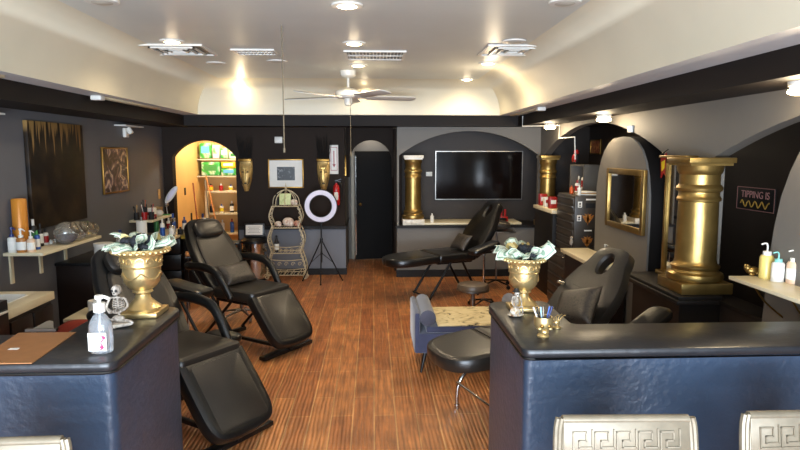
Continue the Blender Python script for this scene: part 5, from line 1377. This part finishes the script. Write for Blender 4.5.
# magnifier lamp
r = thing('magnifier_lamp', 'white oval headed magnifier lamp above the small wall shelf', 'lamp', (XL + .22, 8.98, .80))
B().lathe([(0, 0), (.05, 0), (.05, .03), (.015, .04), (0, .04)]).obj('base', M['steel'], r)
b = B(); b.cyl((0, 0, .03), (-.02, 0, .36), .009); b.ell((-.02, 0, .36), .03, .03, .04); b.obj('arm', M['steel'], r)
b = B(); b.T = Matrix.Translation((.06, -.02, .50)) @ Matrix.Rotation(.62, 4, 'Y'); b.ell((0, 0, 0), .05, .02, .15, 18, 12); b.obj('lamp_head', M['white'], r)
b = B(); b.T = Matrix.Translation((.06, -.02, .50)) @ Matrix.Rotation(.62, 4, 'Y'); b.ell((0, -.016, 0.01), .034, .01, .115, 18, 12); b.obj('lens', M['ringface'], r)
p = atx(159, 194, XW); tag(B().box(0, .008, -.045, .045, -.07, .07, .002).obj('wall_socket', M['tan'], loc=(XW, p.y, p.z)), 'brass coloured wall plate between the framed print and the magnifier lamp', 'wall plate')
# long bench worktop
r = thing('left_workbench', 'cluttered dark workbench with cream top along the left wall', 'workbench', (XL + .001, 8.05, 0))
B().box(0, .58, -.80, .95, .765, .80, .004).obj('worktop', M['whitelam'], r)
for y_, t_ in ((-.78, 'near'), (.9, 'far')): B().box(0, .54, y_, y_ + .03, 0, .765).obj('side_panel', M['brownwood'], r)
B().box(0, .02, -.75, .9, .1, .765).obj('back_panel', M['brownwood'], r)
for k in range(3):
    d_ = B().box(.03, .56, .33, .88, .08 + k * .225, .29 + k * .225, .004).obj('drawer', M['blackplastic'], r)
    B().box(.56, .575, .5, .7, .17 + k * .225, .19 + k * .225, .003).obj('handle', M['steel'], d_)
TB = .801
r = thing('kitchen_roll', 'white paper towel roll standing under the small wall shelf', 'paper roll', (-2.86, 7.62, TB)); B().lathe([(.02, 0), (.062, 0), (.062, .27), (.02, .27), (.02, 0)], n=24).obj('roll', M['paper'], r); B().lathe([(0, 0), (.018, 0), (.018, .31), (0, .31)], n=10).obj('holder_rod', M['steel'], r)
its = [
 (-2.72, 7.95, .26, .03, 'white', 'white', 'tall slim white bottle on the workbench beside the paper towel roll', 'blue'),
 (-2.80, 8.15, .14, .035, 'hazy', 'white', 'clear jar behind the slim white bottle on the workbench', None),
 (-2.66, 8.12, .2, .035, 'hazy', 'outline', 'clear spray bottle in the middle of the workbench', 'paper'),
 (-2.92, 8.3, .25, .03, 'green2', 'outline', 'dark green bottle at the back of the workbench', None),
 (-2.74, 8.42, .2, .03, 'blue', 'outline', 'dark blue bottle in the middle of the workbench', 'paper'),
 (-2.62, 8.36, .1, .04, 'outline', 'outline', 'short black jar at the front edge of the workbench', None),
 (-2.80, 8.62, .26, .04, 'hazy', 'blue', 'clear bottle with blue cap and blue label on the workbench', 'blue'),
 (-2.68, 8.74, .2, .032, 'bluejug', 'blue', 'blue bottle near the far end of the workbench', 'paper'),
 (-2.92, 8.8, .18, .03, 'white', 'white', 'white bottle at the far back of the workbench', 'red')]
for (x, y, h_, rr, bm_, cm_, txt, lb) in its: bottle((x, y, TB), h_, rr, bm_, cm_, txt, lb, name='workbench_bottle', grp='bottles on the left workbench')
# sticker covered box with a board on top and a pink bottle
r = thing('sticker_box', 'black box covered in small stickers beside the reclined chair headrest', 'box', (-2.42, 8.55, 0))
B().box(-.17, .17, -.2, .2, 0, .74, .01).obj('box_body', M['blackplastic'], r)
rnd = random.Random(5)
for k in range(14):
    x, z = rnd.uniform(-.13, .13), rnd.uniform(.3, .7); b = B(); b.box(x - rnd.uniform(.01, .03), x + rnd.uniform(.01, .03), -.2025, -.2, z - .015, z + rnd.uniform(.005, .03)); b.obj('sticker', M[rnd.choice(['paper', 'red', 'packyellow', 'orange', 'blue', 'green'])], r)
B().box(-.19, .19, -.23, .22, .74, .79, .004).obj('yellow_lid', mat('yellow_black_lid', '#8a7a2c', .5, var=.5, scale=18), r)
bottle((-2.38, 8.6, .791), .27, .04, 'pinkliq', 'bluejug', 'pink filled bottle with blue cap on top of the sticker box', 'orange', name='drink_bottle')
tag(B().box(-.19, .19, -.14, .14, 0, .02, .003).obj('wooden_board', M['wood'], loc=(-2.12, 7.55, .66), rz=.3), 'wooden board behind the middle left treatment chair', 'board')
r = thing('side_table', 'small dark table holding the wooden board', 'table', (-2.12, 7.55, 0), .3); B().box(-.2, .2, -.15, .15, .63, .659, .004).obj('table_top', M['brownwood'], r)
for sx_ in (-1, 1):
    for sy_ in (-1, 1): B().cyl((sx_ * .17, sy_ * .12, 0), (sx_ * .17, sy_ * .12, .64), .012).obj('leg', M['blackmetal'], r)

# ================================================================== RIGHT WALL STATIONS
# toolbox on lower chest
xf = 2.36
r = thing('tool_chest', 'dark taupe drawer chest with orange tribal stickers beside the mirror partition', 'tool chest', (xf, 7.35, .70)); wy = .33; H = .70; Dx = .32
B().box(0, Dx, -wy, wy, 0, H, .008).obj('chest_body', M['toolbox'], r)
for k in range(7):
    z0 = .03 + k * .094; d_ = B().box(-.014, 0, -wy + .02, wy - .02, z0, z0 + .08, .003).obj('drawer', M['toolbox'], r); B().box(-.026, -.014, -wy + .04, wy - .04, z0 + .062, z0 + .074, .002).obj('handle', M['steel'], d_)
def tribal(z, s):
    b = B()
    b.prism([(Dx / 2 - .02 * s, z), (Dx / 2, z + .10 * s), (Dx / 2 + .02 * s, z), (Dx / 2, z - .10 * s)], -wy - .0015, -wy, 'y')
    for sg in (-1, 1):
        for (dx_, dz, l_) in ((.0, .05, .06), (.0, .025, .10), (0, 0, .09), (0, -.025, .075), (0, -.05, .05)):
            b.prism([(Dx / 2, z + dz * s + .012 * s), (Dx / 2 + sg * l_ * s, z + dz * s + .035 * s), (Dx / 2 + sg * l_ * .55 * s, z + dz * s - .005), (Dx / 2, z + dz * s - .012 * s)], -wy - .0015, -wy, 'y')
    b.obj('tribal_sticker', M['amberprint'], r)
tribal(.43, .75); tribal(.16, .75)
for (x, z, w_, h_) in ((.06, .60, .05, .07), (.055, .44, .05, .07)):
    st = B().box(x - w_ / 2, x + w_ / 2, -wy - .0012, -wy, z - h_ / 2, z + h_ / 2).obj('sticker', M['paper'], r)
    b = B(); b.ell((x, -wy - .0015, z + .008), .012, .001, .014, 10, 6); b.box(x - .014, x + .014, -wy - .0018, -wy - .0012, z - .024, z - .012); b.obj('sticker_print', M['outline'], st)
B().box(.12, .21, -wy - .0012, -wy, .285, .30).obj('sticker', M['paper'], r); B().box(.13, .25, -wy - .0012, -wy, .65, .668).obj('sticker', M['paper'], r); B().box(.13, .25, -wy - .0014, -wy, .56, .615).obj('sticker', M['outline'], r)
r = thing('lower_drawer_chest', 'wider dark drawer cabinet under the tool chest', 'cabinet', (2.27, 7.35, 0))
B().box(0, .38, -.36, .36, 0, .697, .008).obj('cabinet_body', M['toolbox'], r)
for k in range(5):
    d_ = B().box(-.014, 0, -.34, .34, .03 + k * .132, .15 + k * .132, .003).obj('drawer', M['toolbox'], r); B().box(-.026, -.014, -.3, .3, .125 + k * .132, .14 + k * .132, .002).obj('handle', M['steel'], d_)
TC = 1.402
tops = [((xf + .08, 7.12, TC), .12, .022, 'white', 'white', 'small white bottle at the front corner of the tool chest', None), ((xf + .08, 7.4, TC), .1, .025, 'orange', 'orange', 'orange capped bottle on the tool chest', None), ((xf + .2, 7.55, TC), .16, .03, 'white', 'red', 'white bottle with red cap at the back of the tool chest', 'red')]
for (l_, h_, rr, bm_, cm_, txt, lb) in tops: bottle(l_, h_, rr, bm_, cm_, txt, lb, name='chest_bottle')
r = thing('paper_stack', 'untidy stack of papers and packets on the tool chest', 'papers', (xf + .19, 7.2, TC))
for k in range(3): B().cbox((0, 0, .008 + k * .014), (.22 - .02 * k, .2, .012), .002, rz=.3 * k - .2).obj('sheet', M['paper'] if k != 1 else M['tan'], r)
# dark rack with figurine behind the chest
r = thing('small_display_rack', 'dark upright rack behind the tool chest holding bottles', 'rack', (2.78, 7.95, .83))
for s_ in (-1, 1): B().box(-.1, .1, s_ * .26 - .012, s_ * .26 + .012, 0, .92).obj('side', M['gray7'], r)
for z in (0.3, .58, .9): B().box(-.1, .1, -.25, .25, z, z + .02).obj('shelf_board', M['gray7'], r)
bottle((2.76, 7.88, 1.432), .2, .035, 'white', 'red', 'white and red bottle on the dark rack behind the tool chest', 'red', name='rack_bottle')
bottle((2.76, 8.08, 1.432), .16, .03, 'hazy', 'white', 'clear bottle on the dark rack behind the tool chest', None, name='rack_bottle')
r = thing('plush_parrot', 'red and black plush parrot standing on the dark rack', 'toy', (2.74, 8.16, 1.752))
B().ell((0, 0, .07), .045, .045, .075).obj('body', M['outline'], r); B().ell((0, 0, .16), .035, .035, .035).obj('head', M['red'], r)
for s_ in (-1, 1): b = B(); b.T = Matrix.Translation((-.03, s_ * .035, .08)) @ Matrix.Rotation(s_ * .3, 4, 'X'); b.ell((0, 0, 0), .02, .016, .06); b.obj('wing', M['red'], r)
# small print on alcove wall
p = atx(596, 147, 3.298)
quadframe('small_print', 'small rust coloured print on the alcove wall under the first arch', 'picture', 3.298, p.y - .22, p.y + .2, p.z - .11, p.z + .11, .02, M['brass'], M['artredgold'], .02, -1)
# left ledge items by far column
its2 = [(2.40, 8.52, .10, .16, 'red', 'red carton on the ledge before the dim gold column'), (2.40, 8.3, .09, .13, 'paper', 'white carton with red print on the same ledge'), (2.40, 8.05, .10, .15, 'red', 'second red carton nearer the tool chest')]
r = thing('corner_shelf', 'pale shelf with red cartons near the dim far corner column', 'shelf', (2.30, 8.15, 1.12)); B().box(0, .24, -.42, .50, 0, .045, .004).obj('board', M['whitelam'], r); B().box(.02, .24, -.40, .48, -1.12, 0, .004).obj('cabinet_body', M['trim'], r)
for (x, y, w_, h_, m, txt) in its2:
    q = thing('carton', txt, 'box', (x, y, 1.166)); B().box(-w_ / 2, w_ / 2, -w_ / 2, w_ / 2, 0, h_, .003).obj('carton_body', M[m], q); B().box(-w_ * .35, w_ * .35, -w_ / 2 - .001, -w_ / 2, h_ * .4, h_ * .75).obj('print', M['paper' if m == 'red' else 'red'], q)
# workstation tabletop along partition
r = thing('station_table', 'white topped work table below the gold-framed mirror', 'table', (2.24, 6.25, 0))
B().box(-.12, .20, -.62, .5, .79, .83, .004).obj('worktop', M['whitelam'], r); B().box(-.08, .18, -.58, .46, 0, .79).obj('cabinet_body', M['brownwood'], r)
bottle((2.30, 5.9, .831), .17, .025, 'pinkliq', 'white', 'small clear pump bottle on the table below the gold-framed mirror', None, True, name='pump_bottle')
# keychain figure hanging on the lower chest drawers
r = thing('hanging_charm', 'small doll charm hanging at the drawer corner of the tool chest', 'charm', (2.325, 7.0, .86))
B().ell((0, 0, 0), .022, .018, .04).obj('body', M['bone'], r); B().ell((0, 0, .055), .017).obj('head', M['bone'], r); B().cyl((0, 0, .07), (0, 0, .14), .002, n=5).obj('string', M['outline'], r)
for s_ in (-1, 1): B().cyl((s_ * .01, 0, -.03), (s_ * .012, 0, -.085), .006, n=6).obj('leg', M['outline'], r)
# flag hanging at the arch end
p = atx(668, 160, XR - .02)
r = thing('fabric_pennant', 'small red and yellow fabric hanging from the arch beside the large column', 'pennant', (XR - .02, 5.16, 1.90))
b = B(); b.prism([(0.02, .0), (.12, -.04), (.10, -.22), (.06, -.17), (.02, -.20)], -.006, .0, 'x'); b.obj('red_cloth', M['red'], r)
b = B(); b.prism([(.04, -.06), (.10, -.08), (.085, -.16), (.04, -.13)], -.009, -.006, 'x'); b.obj('yellow_panel', M['packyellow'], r)
b = B(); b.cyl((-.003, .0, .03), (-.003, .14, -.02), .006, n=6); b.obj('stick', M['outline'], r)

# sign in the alcove behind the large column
p = atx(738, 188, 3.296); q = atx(772, 211, 3.296)
r = thing('tipping_sign', 'dark pink-lettered sign beginning TIPPING IS on the alcove wall', 'sign', (3.298, p.y - .27, (p.z + q.z) / 2)); sl = .26; sh = .10
B().box(-.012, 0, -sl, sl, -sh, sh, .002).obj('sign_plate', M['outline'], r)
b = B(); t = .006
for (y0_, y1_, z0_, z1_) in ((-sl, sl, sh - t, sh), (-sl, sl, -sh, -sh + t), (-sl, -sl + t, -sh, sh), (sl - t, sl, -sh, sh)): b.box(-.014, -.012, y0_, y1_, z0_, z1_)
b.obj('border', mat('dusty_rose_paint', '#a5746c', .6), r)
textpart('lettering', 'TIPPING IS', .085, mat('dusty_pink_paint', '#c08a84', .6), r, (-.0135, 0, .035), (PI / 2, 0, -PI / 2), .001)
b = B(); b.tube([(-.0135, .2 - .025 * i, -.045 + .028 * math.sin(i * 1.7)) for i in range(17)], .006, 5, smooth=3); b.obj('script_line', mat('mustard_paint', '#b08a3a', .6), r)
# bottle shelf at the right edge
zS = 1.12
r = thing('bottle_shelf', 'white shelf with squeeze bottles at the right edge of the photo', 'shelf', (2.27, 3.10, zS - .022))
B().box(0, .235, -.05, .64, 0, .022, .003).obj('board', M['whitelam'], r)
for y_ in (.12, .45): B().tube([(.24, y_, -.2), (.12, y_, -.1), (.05, y_, -.005)], .006, 6, smooth=3).obj('bracket', M['brass'], r)
def sq_bottle(px, Y, h_, rr, bm_, cm_, txt, lab=None):
    r = thing('squeeze_bottle', txt, 'bottle', (aty(px, 200, Y).x, Y, zS + .001), 0, 'squeeze bottles on the right shelf'); hb = h_ * .66
    B().lathe([(0, 0), (rr, 0), (rr, hb * .9), (rr * .8, hb), (0, hb)], n=20).obj('bottle_body', M[bm_], r)
    B().lathe([(0, hb), (rr * .62, hb), (rr * .62, hb + h_ * .11), (rr * .2, hb + h_ * .12), (0, hb + h_ * .12)], n=16).obj('cap', M[cm_], r)
    B().tube([(0, 0, hb + h_ * .1), (0, 0, h_ * .93), (-rr * .3, 0, h_), (-rr * 1.0, 0, h_ * .97)], rr * .13, 6, smooth=3).obj('spout', M[cm_], r)
    if lab: B().lathe([(rr * .9, hb * .2), (rr * 1.02, hb * .2), (rr * 1.02, hb * .7), (rr * .9, hb * .7)], n=20).obj('label', M[lab], r)
sq_bottle(771, 3.66, .22, .040, 'yellowp', 'white', 'squeeze bottle of pale yellow liquid beside the small gold frog')
sq_bottle(783, 3.56, .18, .036, 'white', 'teal', 'white squeeze bottle with teal cap on the right shelf', 'paper')
sq_bottle(791, 3.72, .20, .036, 'hazy', 'white', 'clear squeeze bottle behind the teal capped bottle')
sq_bottle(799, 3.5, .20, .038, 'pinkliq', 'white', 'pale pink bottle cut by the right photo edge', 'paper')
r = thing('cloth_towel', 'light blue folded cloth standing at the right edge behind the bottles', 'towel', (aty(797, 200, 3.68).x + .02, 3.66, zS + .001))
b = B(); pts = []
for k in range(9): pts.append((-.05 + .09 * k / 8, .012 * math.sin(k * 1.6)))
b.quadloop([[(x, y - .02, z) for x, y in pts] + [(x, y + .02, z) for x, y in reversed(pts)] for z in (0, .1, .2, .30)]); b.obj('folded_cloth', M['lightblue'], r)
fx = aty(759, 200, 3.76).x
b = B(); b.ell((0, 0, .028), .045, .03, .026); b.ell((-.035, 0, .045), .022, .022, .02); b.ell((-.042, -.012, .062), .008); b.ell((-.042, .012, .062), .008); b.ell((.03, -.028, .014), .028, .012, .014); b.ell((-.02, -.03, .01), .02, .01, .01); b.ell((.03, .028, .014), .028, .012, .014)
tag(b.obj('gold_frog', M['gold'], loc=(fx - .01, 3.76, zS + .001)), 'small gold frog ornament at the end of the right shelf', 'ornament')

# ================================================================== LIGHT
w = bpy.data.worlds.new('sky'); S.world = w; w.use_nodes = True
w.node_tree.nodes['Background'].inputs[0].default_value = (0.62, 0.76, 1.0, 1); w.node_tree.nodes['Background'].inputs[1].default_value = 0.5
al = bpy.data.lights.new('storefront_daylight', 'AREA'); al.shape = 'RECTANGLE'; al.size = 5.0; al.size_y = 2.1; al.energy = 480; al.color = (0.68, 0.84, 1.0)
ao = bpy.data.objects.new('storefront_daylight', al); COL.objects.link(ao); ao.location = (-.3, YF + .02, 1.45); ao.rotation_euler = (PI / 2, 0, 0)
a2 = bpy.data.lights.new('added_ceiling_fill', 'AREA'); a2.shape = 'RECTANGLE'; a2.size = 5.0; a2.size_y = 0.8; a2.energy = 420; a2.color = (0.82, 0.88, 1.0)  # added area light, tilted up to brighten the ceiling like pavement bounce
a3 = bpy.data.objects.new('added_ceiling_fill', a2); COL.objects.link(a3); a3.location = (-.3, YF + .05, .8); a3.rotation_euler = (PI / 2 + .65, 0, 0)
# stock room lamp and a corridor lamp
lamp_light('stockroom_lamp', (-2.45, 10.3, 2.45), 55, .08, (1, .88, .68))
lamp_light('corridor_lamp', (-.05, 10.6, 2.2), 5, .08, (1, .85, .65))
S.view_settings.view_transform = 'Standard'; S.view_settings.look = 'None'; S.view_settings.gamma = 1; S.view_settings.use_curve_mapping = False
S.view_settings.exposure = 0.3
